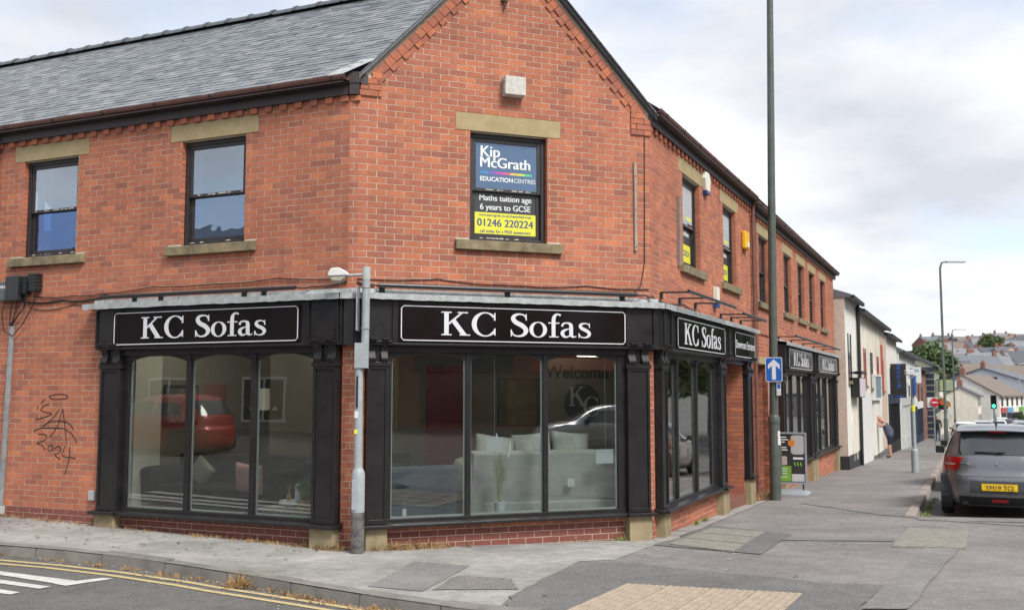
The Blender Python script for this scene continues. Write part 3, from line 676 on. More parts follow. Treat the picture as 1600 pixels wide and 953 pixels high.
def sX(x, s): return T(x, -.16, 5.70 + ta * (-.04)) @ X37 @ T(0, s + rnd.uniform(-.006, .006), .012 + rnd.uniform(0, .004)) @ RX(-2.3 - abs(rnd.gauss(0, .5))) @ RZ(rnd.gauss(0, .7)) @ RY(rnd.gauss(0, .3))
def sarea(q):
    P = FL @ Vector((q[0], -.16 + q[1] * math.cos(R_(AL)), 5.7 + q[1] * math.sin(R_(AL)))); d = P - camP; px = 800 + 1560 * d.x / d.y
    return 1 / d.length_squared * (1 if 20 < px < 690 and d.z / d.y < .345 else 0)
so = sorted(range(len(slates)), key=lambda i: -sarea(slates[i])); ss = set(so[:300])
for i, (x, s, r) in enumerate(slates):
    X = sX(x, s)
    if i in ss: link(bpy.data.objects.new('slate', slme), rf, FL @ X)
    else: slate_mb(acc_s, X, rnd.random())
tag(acc_s.build('slating', m_slate, rf, FL, tone=True), kind='stuff')
rt = MB(); n = 8
prof = [(.13 * math.cos(math.pi * i / n), .1 * math.sin(math.pi * i / n)) for i in range(n + 1)] + [(.115 * math.cos(math.pi * i / n), .085 * math.sin(math.pi * i / n)) for i in range(n, -1, -1)]
rt.prism(prof, 0, .44, 'x'); rt.prism([(p[0] * 1.14, p[1] * 1.14 + .002) for p in prof], .40, .452, 'x'); rme = rt.mesh('ridge_tile', m_ridge)
x = -11.5
while x < -.3: link(bpy.data.objects.new('ridge_tile', rme), rf, FL @ T(x, DD, zr - .03 + rnd.uniform(-.004, .004))); x += .452
# gable roof: two slopes running back from the verges
for side in (0, 1):
    g = MB(); xe, xa_ = ((-.02, 1.945), (4.02, 1.945))[side]; za_, zb_ = zv(max(min(xe, 3.96), .03)) - (.05 if side == 0 else .0), zv(1.945)
    ze = 5.70 + 1.06 * (xe - .025) if side == 0 else 5.586 + 1.062 * (3.968 - xe)
    for k in range(2):
        o = k * .045
        g.face([(xe, -.075, ze + .0 + o), (1.945, -.075, zb_ + o), (1.945, 4.5, zb_ + o), (xe, 1.2 if side == 0 else 4.5, ze + o)])
    g.face([(xe, -.075, ze), (1.945, -.075, zb_), (1.945, -.075, zb_ + .045), (xe, -.075, ze + .045)])
    g.face([(xe, -.075, ze), (xe, 1.2, ze), (xe, 1.2, ze + .045), (xe, -.075, ze + .045)])
    r2_ = g.build('roof', m_ridge, BLD, FG)
    vb = MB(); sl_ = (zb_ - ze) / abs(1.945 - xe); ang = math.degrees(math.atan(sl_)); ln = math.hypot(1.945 - xe, zb_ - ze); nS = 15
    for i in range(nS):
        X = T(xe, -.085, ze + .046) @ (RY(-ang) if side == 0 else RZ(180) @ T(0, -.17, 0) @ RY(-ang)); vb = MB()
        vb.box(i * ln / nS, (i + 1.12) * ln / nS, 0, .2, .003, .011, X=X @ T(0, 0, 0) @ Matrix.Identity(4)); vb.build('verge_slate', m_slate1, r2_, FG)
g = MB()
g.face([(.3, -.16, 5.7), (19.8, -.16, 5.62), (19.8, 2.93, 7.95), (.1, 2.93, 7.95)]); g.face([(.1, 2.93, 7.95), (19.8, 2.93, 7.95), (19.8, 6, 5.7), (3.1, 6, 5.7)]); g.build('roof', m_ridge, BLD, FR)
# downpipes
def pipe(F, x, z0, z1, y, label=None, mt=None, r=.036):
    p = MB(); p.tube([(x, y, z0), (x, y, z1 - .25), (x, y - .01, z1 - .12), (x, -.12, z1)], r, 10); o = p.build('downpipe', mt or m_gutter, BLD, F, smooth='auto')
    z = z0 + .4
    while z < z1 - .3: MB().tube([(x, y, z), (x, y, z + .05)], r + .008, 10).build('pipe_collar', mt or m_gutter, o, F, smooth='auto'); z += 1.25
pipe(FR, 6.7, zuv(6.7, 0) - .05, 5.62, -.06); pipe(FL, -5.98, .1, 5.62, -.06, r=.045)
# ---------------------------------------------------------------- serif lettering for the shop signs
def _ring(cx, cy, ro, ri, a0, a1, sh=0, n=40):
    q = []
    for i in range(n):
        s = []
        for k in (i, i + 1):
            a = R_(a0 + (a1 - a0) * k / n); s.append(((cx + ro[0] * math.cos(a), cy + ro[1] * math.sin(a)), (cx + sh + ri[0] * math.cos(a), cy + ri[1] * math.sin(a))))
        q.append([s[0][0], s[1][0], s[1][1], s[0][1]])
    return q
def _stroke(P, n=7):
    pts = []
    for i in range(len(P) - 1):
        p0, p1, p2, p3 = P[max(i - 1, 0)], P[i], P[i + 1], P[min(i + 2, len(P) - 1)]
        for j in range(n):
            t = j / n; pts.append([.5 * ((2 * p1[c]) + (-p0[c] + p2[c]) * t + (2 * p0[c] - 5 * p1[c] + 4 * p2[c] - p3[c]) * t * t + (-p0[c] + 3 * p1[c] - 3 * p2[c] + p3[c]) * t ** 3) for c in range(3)])
    pts.append(list(P[-1])); e = []
    for i, p in enumerate(pts):
        a, c = pts[max(i - 1, 0)], pts[min(i + 1, len(pts) - 1)]; d = Vector((c[0] - a[0], c[1] - a[1])).normalized()
        e.append(((p[0] - d.y * p[2] / 2, p[1] + d.x * p[2] / 2), (p[0] + d.y * p[2] / 2, p[1] - d.x * p[2] / 2)))
    return [[e[i][0], e[i + 1][0], e[i + 1][1], e[i][1]] for i in range(len(e) - 1)]
_r = lambda a, b, c, d: [(a, c), (b, c), (b, d), (a, d)]
_S = [(445, 560, 28), (400, 652, 42), (280, 684, 50), (160, 645, 84), (115, 545, 112), (185, 435, 128), (330, 350, 132), (430, 245, 122), (440, 145, 108), (370, 50, 74), (240, 16, 48), (125, 55, 40), (72, 170, 28)]
GLY = {
 'K': (740, [[_r(95, 205, 0, 700)], [_r(25, 275, 0, 36)], [_r(25, 275, 664, 700)], [[(200, 300), (200, 375), (515, 690), (575, 690)]], [_r(425, 680, 664, 700)], [[(275, 400), (365, 480), (655, 20), (515, 20)]], [_r(470, 735, 0, 36)]]),
 'C': (690, [_ring(370, 350, (335, 368), (225, 330), 38, 322, 12), [[(590, 470), (632, 470), (632, 705), (600, 690)]], [[(585, 200), (632, 240), (632, 15), (600, 40)]]]),
 'S': (520, [_stroke(_S), [[(440, 500), (470, 500), (462, 705), (436, 680)]], [[(48, 215), (76, 215), (84, 20), (55, -5)]]]),
 'o': (495, [_ring(245, 228, (232, 242), (130, 212), 0, 360)]),
 'f': (320, [[_r(105, 205, 0, 560)], _stroke([(155, 520, 100), (170, 625, 90), (225, 705, 62), (290, 712, 48), (345, 680, 62)]), [_r(15, 310, 425, 460)], [_r(35, 290, 0, 32)]]),
 'a': (455, [_stroke([(60, 345, 60), (95, 425, 52), (190, 456, 44), (285, 415, 84), (305, 320, 100), (305, 130, 100), (325, 50, 80), (395, 25, 34), (440, 55, 26)]), _stroke([(300, 285, 26), (205, 262, 40), (100, 205, 78), (70, 120, 100), (115, 40, 74), (195, 24, 44), (300, 90, 26)])]),
 's': (400, [_stroke([(x * .74 + 12, y * .66 + 2, w * .76) for x, y, w in _S]), [[(335, 320), (360, 320), (352, 468), (330, 455)]], [[(46, 145), (68, 145), (74, 10), (50, -4)]]]),
 ' ': (280, [])}
def serif(word, h, mt, F, x, y, z, parent, width=None, name='letter'):
    tot = sum(GLY[c][0] for c in word); k = h / 700; kx = width / tot if width else k; px = x - tot * kx / 2
    for c in word:
        b = MB()
        for i, pc in enumerate(GLY[c][1]):
            for q in pc: b.prism([(a * kx, d * k) for a, d in q], -.006 - i * .0004, 0, 'y')
        if b.f:
            b.build(name, mt, parent, F @ T(px, y, z))
        px += GLY[c][0] * kx
def board(F, x0, x1, z0, z1, y, label, word='KC Sofas', lw=None, lh=None, group='name boards above the shop windows'):
    r = empty('shop_sign', F @ T((x0 + x1) / 2, y, z0), label, 'sign', group)
    MB().box(x0 - .02, x1 + .02, y, y + .02, z0 - .015, z1 + .015).build('sign_board', m_signb, r, F)
    c, t = .035, .012; o = [(x0 + c, z0), (x1 - c, z0), (x1, z0 + c), (x1, z1 - c), (x1 - c, z1), (x0 + c, z1), (x0, z1 - c), (x0, z0 + c)]
    i = [(min(max(p[0], x0 + t), x1 - t) + 0, min(max(p[1], z0 + t), z1 - t)) for p in o]
    b = MB()
    for k in range(8): b.prism([o[k], o[(k + 1) % 8], i[(k + 1) % 8], i[k]], y - .003, y + .0, 'y')
    b.build('sign_border', m_white, r, F); xc = (x0 + x1) / 2
    if word == 'KC Sofas': serif(word, lh or .3, m_white, F, xc, y - .001, z0 + (z1 - z0 - (lh or .3)) / 2 + .005, r, lw)
    else: text(word, .2, F @ T(xc, y - .002, (z0 + z1) / 2), m_white, r, off=.002, sx=.98)
    return r
# ---------------------------------------------------------------- shopfronts
def pilaster(F, x0, x1, zb, root, dz=0, stone=True, y0=-.105):
    z0, z1 = .362 + dz, 2.2 + dz; b = MB(); b.box(x0, x1, y0 + .018, .06, z0, z1)
    t = .035
    for q in ((x0, x0 + t, z0, z1), (x1 - t, x1, z0, z1), (x0 + t, x1 - t, z1 - t, z1), (x0 + t, x1 - t, z0, z0 + t + .02)): b.box(q[0], q[1], y0, y0 + .0181, q[2], q[3])
    p = b.build('pilaster', m_black, root, F, bevel=.004)
    if stone: MB().box(x0 - .004, x1 + .004, y0 - .02, .04, zb, .314 + dz).build('plinth_block', mat('plinth_stone', (.37, .3, .18), .92, .3, 4, .4, 60, col2=(.2, .165, .1)), root, F, bevel=.01)
    MB().box(x0 - .02, x1 + .02, y0 - .012, .05, z1, z1 + .05).box(x0, x1, y0 + .03, .05, z1 + .05, 2.5 + dz).build('capital', m_black, root, F, bevel=.005)
    S = [(0, 0), (-.02, .0), (-.05, .03), (-.055, .07), (-.035, .11), (-.02, .15), (-.03, .2), (-.065, .235), (-.11, .26), (-.125, .3), (0, .3)]
    w = (x1 - x0)
    for xa in (x0 + .01, x1 - .01 - w * .33):
        c = MB(); c.prism([(y0 + .03 + q[0], 2.225 + dz + q[1]) for q in S], xa, xa + w * .33, 'x')
        for k in range(4):
            gx = xa + w * .33 * (k + .5) / 4; c.tube([(gx, y0 - .022, 2.255 + dz), (gx, y0 - .03, 2.29 + dz)], .008, 6); c.tube([(gx, y0 - .07, 2.47 + dz), (gx, y0 - .1, 2.52 + dz)], .009, 6)
        c.build('bracket', m_brk, p, F, bevel=.004)
def shopfront(F, x0, x1, pil, panes, fx0, fx1, dz=0, cap=None, zb=-.3, sill_seg=None, frame_x=None):
    s = empty('shopfront', F @ T(x0, 0, zb), parent=BLD)
    sb_ = MB(); sx0, sx1 = sill_seg or (x0 - .03, x1 + .03)
    sb_.prism([(-.15, .314 + dz), (.08, .314 + dz), (.08, .39 + dz), (-.03, .372 + dz), (-.15, .352 + dz)], sx0, sx1, 'x')
    for a, c in pil: sb_.box(a - .045, c + .045, -.2, -.14, .316 + dz, .358 + dz)
    sb_.build('sill', m_black, s, F, bevel=.006)
    for a, c in pil: pilaster(F, a, c, zb, s, dz)
    f0, f1 = frame_x or (panes[0][0] - .055, panes[-1][1] + .055)
    fr = MB(); yf, yb = -.04, .03; zt = 2.44 + dz
    fr.box(f0, f1, yf - .02, yb, 2.37 + dz, zt); fr.box(f0, f1, yf, yb, .37 + dz, .41 + dz)
    edges = [f0] + [v for p in panes for v in p] + [f1]
    for i in range(0, len(edges), 2): fr.box(edges[i], edges[i + 1], yf if 0 < i < len(edges) - 2 else yf + .01, yb, .411 + dz, 2.369 + dz)
    fr.box(x0 + .02, x1 - .02, .031, .06, 2.36 + dz, 2.9 + dz)
    fr.build('shop_window_frame', m_black, s, F, bevel=.004)
    for a, c in panes:
        w = c - a; n = 14; arc = [(a, 2.37 + dz)] + [(a + w * i / n, 2.285 + dz + .083 * math.sin(math.pi * i / n) ** .8) for i in range(n + 1)] + [(c, 2.37 + dz)]
        for i in range(1, n + 1):
            pass
        h = MB()
        for i in range(n): h.prism([arc[1 + i], arc[2 + i], (arc[2 + i][0], 2.372 + dz), (arc[1 + i][0], 2.372 + dz)], yf + .015, yb - .01, 'y')
        h.build('arched_head', m_black, s, F)
        MB().box(a - .01, c + .01, .004, .012, .4 + dz, 2.38 + dz).build('pane', g_shop, s, F)
        tr = MB(); tr.box(a, a + .02, .013, .03, .41 + dz, 2.3 + dz); tr.box(c - .02, c, .013, .03, .41 + dz, 2.3 + dz); tr.box(a + .02, c - .02, .013, .03, .41 + dz, .43 + dz); tr.build('glazing_bead', m_wgrey, s, F)
    fa = MB(); fa.box(fx0, fx1, -.14, .06, 2.45 + dz, 3.0 + dz); fa.box(fx0, fx1, -.16, -.139, 2.45 + dz, 2.475 + dz); fa.box(fx0, fx1, -.155, -.139, 2.965 + dz, 3.0 + dz)
    fa.prism([(-.141, 2.452 + dz), (-.06, 2.43 + dz), (-.06, 2.452 + dz)], fx0, fx1, 'x')
    for a, c in pil:                                         # panelled blocks over the pilasters
        for q in ((a - .05, a - .03), (c + .03, c + .05)): fa.box(q[0], q[1], -.165, -.139, 2.476 + dz, 2.964 + dz)
        fa.box(a - .03, c + .03, -.175, -.139, 2.476 + dz, 2.5 + dz)
    fa.build('fascia', m_black, s, F, bevel=.004)
    return s
def flashing(F, x0, x1, parent, dz=0):
    b = MB(); n = max(4, int((x1 - x0) / .07)); rnd = random.Random(int(x1 * 99)); low = [3.0 + dz - .012 - rnd.uniform(0, .01) for _ in range(n + 1)]
    for i in range(n):
        a, c = x0 + (x1 - x0) * i / n, x0 + (x1 - x0) * (i + 1) / n
        b.face([(a, -.222, low[i]), (c, -.222, low[i + 1]), (c, -.225, 3.055 + dz), (a, -.225, 3.055 + dz)]); b.face([(a, -.225, 3.055 + dz), (c, -.225, 3.055 + dz), (c, -.01, 3.075 + dz), (a, -.01, 3.075 + dz)])
    o = b.build('flashing', m_lead, parent, F, smooth='auto'); x = x0
    while x < x1 - .1:
        e = min(x + 1.45, x1); MB().prism([(-.02, 3.06 + dz), (-.005, 3.06 + dz), (-.005, 3.125 + dz), (-.016, 3.125 + dz)], x + .004, e + .015, 'x').build('flashing', m_lead, parent, F); x = e
    return o
s1 = shopfront(FL, -3.80, -.05, [(-3.78, -3.44), (-.4, -.07)], [(-3.35, -2.38), (-2.31, -1.36), (-1.29, -.45)], -3.82, .02, zb=-.1, frame_x=(-3.46, -.38)); flashing(FL, -4.02, .03, s1)
s2 = shopfront(FG, .08, 3.88, [(.12, .37), (3.53, 3.85)], [(.43, 1.36), (1.42, 2.38), (2.44, 3.42)], -.05, 3.98, zb=-.2, frame_x=(.35, 3.55)); flashing(FG, -.08, 4.02, s2)
s3 = shopfront(FR, .08, 4.0, [(.13, .4), (3.55, 3.92)], [(.5, 1.1), (1.16, 2.2), (2.26, 3.42)], -.04, 6.2, zb=-.35, sill_seg=(.02, 4.0), frame_x=(.38, 3.57)); flashing(FR, -.08, 6.35, s3)
pilaster(FR, 5.72, 6.12, -.35, s3); MB().box(5.69, 6.15, -.18, .06, .316, .36).build('sill', m_black, s3, FR)
MB().box(3.95, 5.72, -.05, .9, 2.38, 2.45).build('entrance_soffit', m_black, s3, FR)
s4_ = shopfront(FR, 9.4, 14.0, [(9.45, 9.8), (13.55, 13.95)], [(9.95, 11.0), (11.06, 12.2), (12.26, 13.4)], 9.35, 14.05, DZ, zb=-.8, frame_x=(9.78, 13.57))
s5_ = shopfront(FR, 14.05, 19.05, [(14.1, 14.45), (18.6, 19.0)], [(14.6, 15.7), (15.76, 17.0), (17.06, 18.4)], 14.05, 19.1, DZ, zb=-.8, frame_x=(14.43, 18.62)); flashing(FR, 9.3, 19.3, s4_, DZ)
# courtyard corner piece of the fascia between the faces
for F, x0, x1, p in ((FH, -.02, .13, s1),):
    MB().box(x0, x1, -.1, .05, 2.45, 3.0).build('fascia', m_black, p, F); MB().box(x0 - .03, x1 + .03, -.2, .05, 2.985, 3.055).build('flashing', m_lead, p, F)
board(FL, -3.50, -.58, 2.505, 2.925, -.165, 'black name board on the side street, left of the small lamp post', lw=2.0, lh=.275)
board(FG, .50, 3.47, 2.505, 2.925, -.165, 'largest black name board, below the gable window', lw=2.0, lh=.285)
board(FR, .72, 3.62, 2.505, 2.925, -.165, 'green reflecting name board on the street side next to the corner', lw=2.25, lh=.3)
board(FR, 4.4, 6.1, 2.505, 2.925, -.165, 'small dark board reading Showroom Entrance above the recessed door', word='Showroom Entrance')
board(FR, 9.95, 13.4, 2.43, 2.85, -.165, 'name board just right of the blue arrow sign', lw=2.3, lh=.3)
board(FR, 14.6, 18.5, 2.43, 2.85, -.165, 'name board farthest down the street beside the cream building', lw=2.5, lh=.3)
# recessed entrance and second doorway
def recess(x0, x1, zt, dep, zf, root):
    A = MB(); k = math.floor((zf - Z0) / PC) - 2; Bk = MB()
    while Z0 + k * PC < zt:
        z = Z0 + k * PC + JT / 2; y = -(k % 2) * BL / 2
        while y < dep:
            e = min(y + BL - JT, dep)
            for xx in (x1,): A.box(xx - .0, xx + .05, max(y, .0), e, z, z + PC - JT, t=random.random(), skip='r')
            A.box(x0 - .05, x0, max(y, .0), e, z, z + PC - JT, t=random.random(), skip='l'); y += BL
        k += 1
    Bk.box(x1 + .007, x1 + .02, .02, dep, zf - .3, zt); Bk.box(x0 - .02, x0 - .007, .02, dep, zf - .3, zt); Bk.box(x0, x1, dep, dep + .02, zf - .3, zt)
    w = Bk.build('wall', m_mortar, root, FR); tag(A.build('brickwork', m_brick, w, FR, tone=True), kind='stuff')
    d = MB(); d.box(x0 + .25, x1 - .25, dep - .06, dep - .01, zf, zf + 2.1); d.build('door', m_black, root, FR, bevel=.01)
    MB().box(x0 + .4, x1 - .4, dep - .066, dep - .061, zf + .35, zf + 1.95).build('pane', g_shop, root, FR)
recess(3.99, 5.68, 2.4, 1.1, .06, BLD)
MB().box(3.99, 5.70, -.02, 1.1, -.3, .055).build('doorstep', mat('red_tile_step', (.2, .085, .06), .6, .2, 8), BLD, FR, bevel=.01)
recess(7.05, 8.2, 2.45, .6, -.17, BLD)
MB().box(7.0, 8.26, -.003, .3, 2.452, 2.6).build('lintel', m_stone, BLD, FR, bevel=.006)
# ---------------------------------------------------------------- inside the showroom
INT = empty('showroom', T(*XY(0, -3), .05), 'pale showroom interior with ceiling strip lights behind the glass', 'showroom'); INT['kind'] = 'structure'
def uvM(u, v, z, a=0): return T(*XY(u, v), z) @ RZ(65.3 + a)
ZF = .16
def upoly(P, z, name, mt):
    b = MB(); b.face([(*XY(u, v), z) for u, v in P]); return b.build(name, mt, INT)
plan = [(-2.68, -7.1), (-2.68, -2.95), (-.1, -.16), (3.9, -.16), (3.9, -1.25), (5.8, -1.25), (9, -1.25), (9.3, -.2), (18.8, -.2), (18.8, -7.1)]
upoly(plan, ZF, 'floor', mat('showroom_carpet', (.16, .15, .145), .95, .2, 3)); upoly(plan[::-1], 2.9, 'ceiling', mat('showroom_ceiling', (.55, .53, .48), .9, .05))
def iwall(a, c, mt, z0=ZF, z1=2.9, name='wall'):
    b = MB(); p, q = XY(*a), XY(*c); b.face([(*p, z0), (*q, z0), (*q, z1), (*p, z1)]); return b.build(name, mt, INT)
m_cream = mat('showroom_cream', (.4, .36, .28), .9, .06, 2); m_olive = mat('showroom_olive', (.2, .18, .14), .9, .06, 2)
iwall((-2.68, -7.1), (1.8, -7.1), mat('showroom_taupe', (.24, .22, .185), .9, .1, 2)); iwall((1.8, -7.1), (18.8, -7.1), m_olive); iwall((18.8, -7.1), (18.8, -.2), m_cream); iwall((5.8, -1.25), (9.2, -1.25), m_cream)
iwall((-2.6, -6.62), (-1.9, -6.62), m_plaster); iwall((1.2, -4.6), (1.2, -7.1), m_olive); iwall((-.4, -5.9), (1.2, -5.9), MATS['showroom_taupe'])
iwall((-2.66, -6.9), (-2.66, -6.35), m_plaster); iwall((0.6, -.35), (3.9, -.35), m_cream, ZF, .35)
ORD = ('first', 'second', 'third', 'fourth', 'fifth', 'sixth', 'seventh', 'eighth', 'ninth', 'tenth')
LTS = [(u, v) for v in (-1.9, -3.6, -5.3, -6.5) for u in (-1.2, 1.2, 4.0, 7.0, 10.0, 13.0, 16.0) if not (v > -2 and 3 < u < 9.5) and not (v < -6 and u > 0)] + [(-2.0, -4.4), (-2.0, -5.6)]  # last two lamps are added to brighten the side street bay
for i, (u, v) in enumerate(LTS):
    l, a = 1.5, 0
    k = empty('ceiling_light', uvM(u, v, 2.87, a - 45), 'ceiling strip light %s the showroom, row %s from the street windows, %s inwards' % ('inside', ('one', 'two', 'three', 'four')[(-1.9, -3.6, -5.3, -6.5).index(v)] if v in (-1.9, -3.6, -5.3, -6.5) else ('five (added fill)' if v > -5 else 'six (added fill)'), ORD[i - max(j for j in range(i + 1) if j == 0 or LTS[j][1] != LTS[j - 1][1])]), 'ceiling light', 'ceiling strip lights in the showroom')
    MB().box(-l / 2, l / 2, -.06, .06, 0, .03).build('housing', m_white, k, W[k.name]); MB().box(-l / 2 + .02, l / 2 - .02, -.045, .045, -.02, 0).build('diffuser', mat('lit_diffuser', (1, .9, .72), .5, 0, emit=7), k, W[k.name])
bm_ = empty('welcome_panel', FG @ T(4.1, 2.6, 2.0), 'beige hanging panel with dark welcome lettering and round logo', 'sign')
MB().box(3.5, 5.2, 2.62, 2.66, 1.15, 2.42).build('panel', m_olive, bm_, FG); m_ink = mat('dark_ink', (.05, .06, .055), .7, 0)
text('Welcome t', .27, FG @ T(4.12, 2.61, 2.2), m_ink, bm_, off=.006)
dk = MB(); dk.prism([(4.12 + .3 * math.cos(i * math.pi / 18), 1.72 + .3 * math.sin(i * math.pi / 18)) for i in range(36)], 2.6, 2.615, 'y'); dk.build('disc', m_ink, bm_, FG)
mt_l = mat('logo_ink', (.4, .37, .3), .7, 0); serif('K', .3, mt_l, FG, 4.03, 2.597, 1.68, bm_); serif('C', .3, mt_l, FG, 4.26, 2.596, 1.52, bm_)
dp = empty('display_board', FG @ T(3.6, 3.9, 1.3), 'dark olive picture board hanging at the back of the showroom', 'picture'); MB().box(3.2, 3.95, 3.88, 3.92, 1.35, 2.1).build('picture', mat('olive_picture', (.07, .07, .045), .6, .4, 5, col2=(.14, .15, .08)), dp, FG); MB().box(3.18, 3.97, 3.9, 3.94, 1.33, 2.12).build('picture_frame', m_ink, dp, FG)
rp = empty('red_reflection_panel', FG @ T(2.1, 3.2, ZF), 'dark red banner added for a reflection, behind the first pane', 'placeholder')  # dark red panel put indoors to imitate a red reflection in the glass
MB().box(1.75, 2.5, 3.2, 3.24, .3, 2.3).build('reflection_face', mat('deep_red', (.16, .025, .03), .7, .2, 3), rp, FG); MB().box(1.7, 2.55, 3.15, 3.3, ZF, .24).build('reflection_foot', m_alu, rp, FG)
m_grey = mat('grey_velvet', (.46, .455, .43), .95, .14, 7, .3, 120); m_char = mat('charcoal_fabric', (.022, .022, .025), .95, .2, 8); m_blue = mat('blue_fabric', (.07, .095, .13), .95, .15, 8)
m_pink = mat('pink_velvet', (.48, .27, .25), .95, .1, 8); m_pat = mat('patterned_fabric', (.45, .42, .36), .95, .5, 60, col2=(.12, .11, .1))
def pillow(name, w, h, t, mt, M, label=None, cat=None, parent=None, group=None):
    b = MB()
    for sgn in (1, -1):
        def fn(a, c):
            x, z = 2 * a - 1, 2 * c - 1; k = max(0, (1 - x ** 4) * (1 - z ** 4)) ** .5; pin = 1 - .1 * (1 - abs(x * z)) 
            return (x * w / 2 * (1 - .1 * (1 - z * z) * 0 - .07 * (1 - abs(z) ** 2) * abs(x) ** 3), sgn * t / 2 * k, z * h / 2 * (1 - .07 * (1 - abs(x) ** 2) * abs(z) ** 3))
        b.grid(fn, 14, 14)
    o = b.build(name, mt, parent, M, smooth=True); return tag(o, label, cat, group) if label else o
def sofa(M, w, d, mt, label, h=.85, seats=2, arm=.2, group=None):
    r = empty('sofa', M, label, 'sofa', group)
    def c(n, x0, x1, y0, y1, z0, z1, bv=.06): return MB().box(x0, x1, y0, y1, z0, z1).build(n, mt, r, M, bevel=bv, seg=4)
    c('base', -w / 2, w / 2, 0, d, .08, .34, .04); b = MB(); b.prism([(0.02, .3), (.24, .3), (.18, h), (-.06, h), (-.09, h - .03)], -w / 2 + .02, w / 2 - .02, 'x'); b.build('backrest', mt, r, M, bevel=.05, seg=4)
    for sg in (-1, 1):
        x = sg * (w / 2 - arm / 2); a = MB(); a.prism([(x - arm / 2 * 1.05, .1), (x + arm / 2 * 1.05, .1), (x + sg * .05 + arm / 2 * 1.15, h - .17), (x + sg * .05, h - .12), (x + sg * .05 - arm / 2, h - .17)], -.02, d, 'y'); a.build('arm', mt, r, M, bevel=.05, seg=4)
    sw = (w - 2 * arm) / seats
    for k in range(seats): c('seat_cushion', -w / 2 + arm + k * sw + .01, -w / 2 + arm + (k + 1) * sw - .01, .2, d + .02, .34, .48, .05)
    for x in (-w / 2 + .1, w / 2 - .1):
        for y in (.08, d - .08): MB().box(x - .025, x + .025, y - .025, y + .025, 0, .08).build('leg', m_ink, r, M)
    return r
gs = FG @ T(2.72, .42, ZF)
sofa(gs @ RZ(-6), 2.25, .9, m_grey, 'grey velvet sofa seen from behind in the gable window', h=.98)
for i, (x, z, a) in enumerate(((1.98, 1.14, 8), (2.5, 1.16, -4), (3.05, 1.17, 5))):
    pillow('scatter_cushion', .56, .4, .18, m_grey, FG @ T(x, .66, z) @ RY(a) @ RX(-14), ('grey velvet cushion at the plant end of the grey sofa', 'grey velvet cushion in the middle of the grey sofa', 'grey velvet cushion at the glazing end of the grey sofa')[i], 'cushion', group='cushions along the grey sofa back')
sofa(FG @ T(.75, .55, ZF) @ RZ(14), 1.5, .9, m_blue, 'blue grey sofa behind the first gable pane', h=.8)
sofa(FL @ T(-2.7, 1.35, ZF) @ RZ(180 + 5) @ T(0, -.3, 0), 2.1, .95, m_char, 'long charcoal sofa in the side street window', h=.85)
sofa(FL @ T(-.55, 1.8, ZF) @ RZ(150), 1.2, .9, m_char, 'charcoal armchair behind the right side street pane', h=.95, seats=1)
pillow('scatter_cushion', .44, .42, .16, m_pink, FL @ T(-1.98, .75, .76) @ RY(6) @ RX(12), 'dusty pink cushion on the long charcoal sofa', 'cushion'); pillow('scatter_cushion', .36, .36, .14, m_pat, FL @ T(-2.95, .95, .8) @ RY(40), 'patterned beige cushion beside the pink one', 'cushion')
pillow('scatter_cushion', .42, .46, .16, m_pink, FL @ T(-.7, 1.35, .98) @ RY(-8), 'dusty pink cushion on the charcoal armchair', 'cushion')
tb = empty('coffee_table', FL @ T(-.9, .5, ZF), 'dark woven low table behind the side street glass', 'table')
MB().box(-1.42, -.5, .1, .85, .36, .47).build('tabletop', mat('woven_dark', (.09, .08, .075), .7, .8, 70, col2=(.3, .28, .26)), tb, FL, bevel=.01)
for x in (-1.36, -.44):
    for y in (.16, .79): MB().box(x - .03, x + .03, y - .03, y + .03, ZF, .36).build('leg', m_ink, tb, FL)
fl2 = empty('floor_lamp', FL @ T(-3.2, 2.6, ZF), 'slim floor lamp with a pale shade behind the long charcoal sofa', 'lamp'); q = MB(); q.tube([(-3.2, 2.6, ZF), (-3.2, 2.6, ZF + .03), (-3.2, 2.6, ZF + .031), (-3.2, 2.6, 1.7)], [.14, .14, .015, .012], 12); q.build('stand', m_ink, fl2, FL); q = MB(); q.tube([(-3.2, 2.6, 1.62), (-3.2, 2.6, 1.95)], [.22, .15], 16, cap=False); q.build('shade', m_plaster, fl2, FL, smooth='auto')
for x, z, w_, l in ((-3.6, 1.75, .5, 'dark framed picture nearest the floor lamp'), (-2.6, 1.7, .7, 'wide dark framed picture behind the long sofa')):
    pc = empty('picture', uvM(-2.6 + (x + 4) * 1.1, -7.05, z), l, 'picture', 'pictures on the taupe showroom wall'); Mq = W[pc.name]; MB().box(-w_ / 2, w_ / 2, -.03, -.0, -.3, .3).build('frame', m_ink, pc, Mq); MB().box(-w_ / 2 + .05, w_ / 2 - .05, -.036, -.031, -.25, .25).build('print', mat('picture_print', (.3, .26, .2), .6, .6, 6, col2=(.08, .09, .1)), pc, Mq)
ty = empty('tray', FL @ T(-1.0, .4, .47), 'round white tray on wooden feet on the low table', 'tray'); q = MB(); q.prism([(-1.02 + .18 * math.cos(i * math.pi / 14), .4 + .14 * math.sin(i * math.pi / 14)) for i in range(28)], .51, .555, 'z'); q.build('tray_top', m_white, ty, FL)
for x in (-1.1, -.94): MB().box(x - .02, x + .02, .36, .4, .47, .51).build('foot', mat('pale_wood', (.45, .3, .16), .6, .2), ty, FL)
q = MB(); q.tube([(-.95, .4, .555), (-.95, .4, .63), (-.97, .4, .69), (-.98, .4, .74), (-.955, .4, .76), (-.93, .4, .735)], [.04, .035, .018, .014, .016, .006], 8); tag(q.build('swan_ornament', m_white, None, FL, smooth='auto'), 'white swan ornament on the round tray', 'ornament')
q = MB(); q.tube([(-1.08, .4, .555), (-1.08, .4, .62), (-1.08, .4, .64)], [.03, .03, .015], 8)
for i in range(5): q.tube([(-1.08, .4, .63), (-1.08 + (i - 2) * .02, .4, .76)], .003, 4)
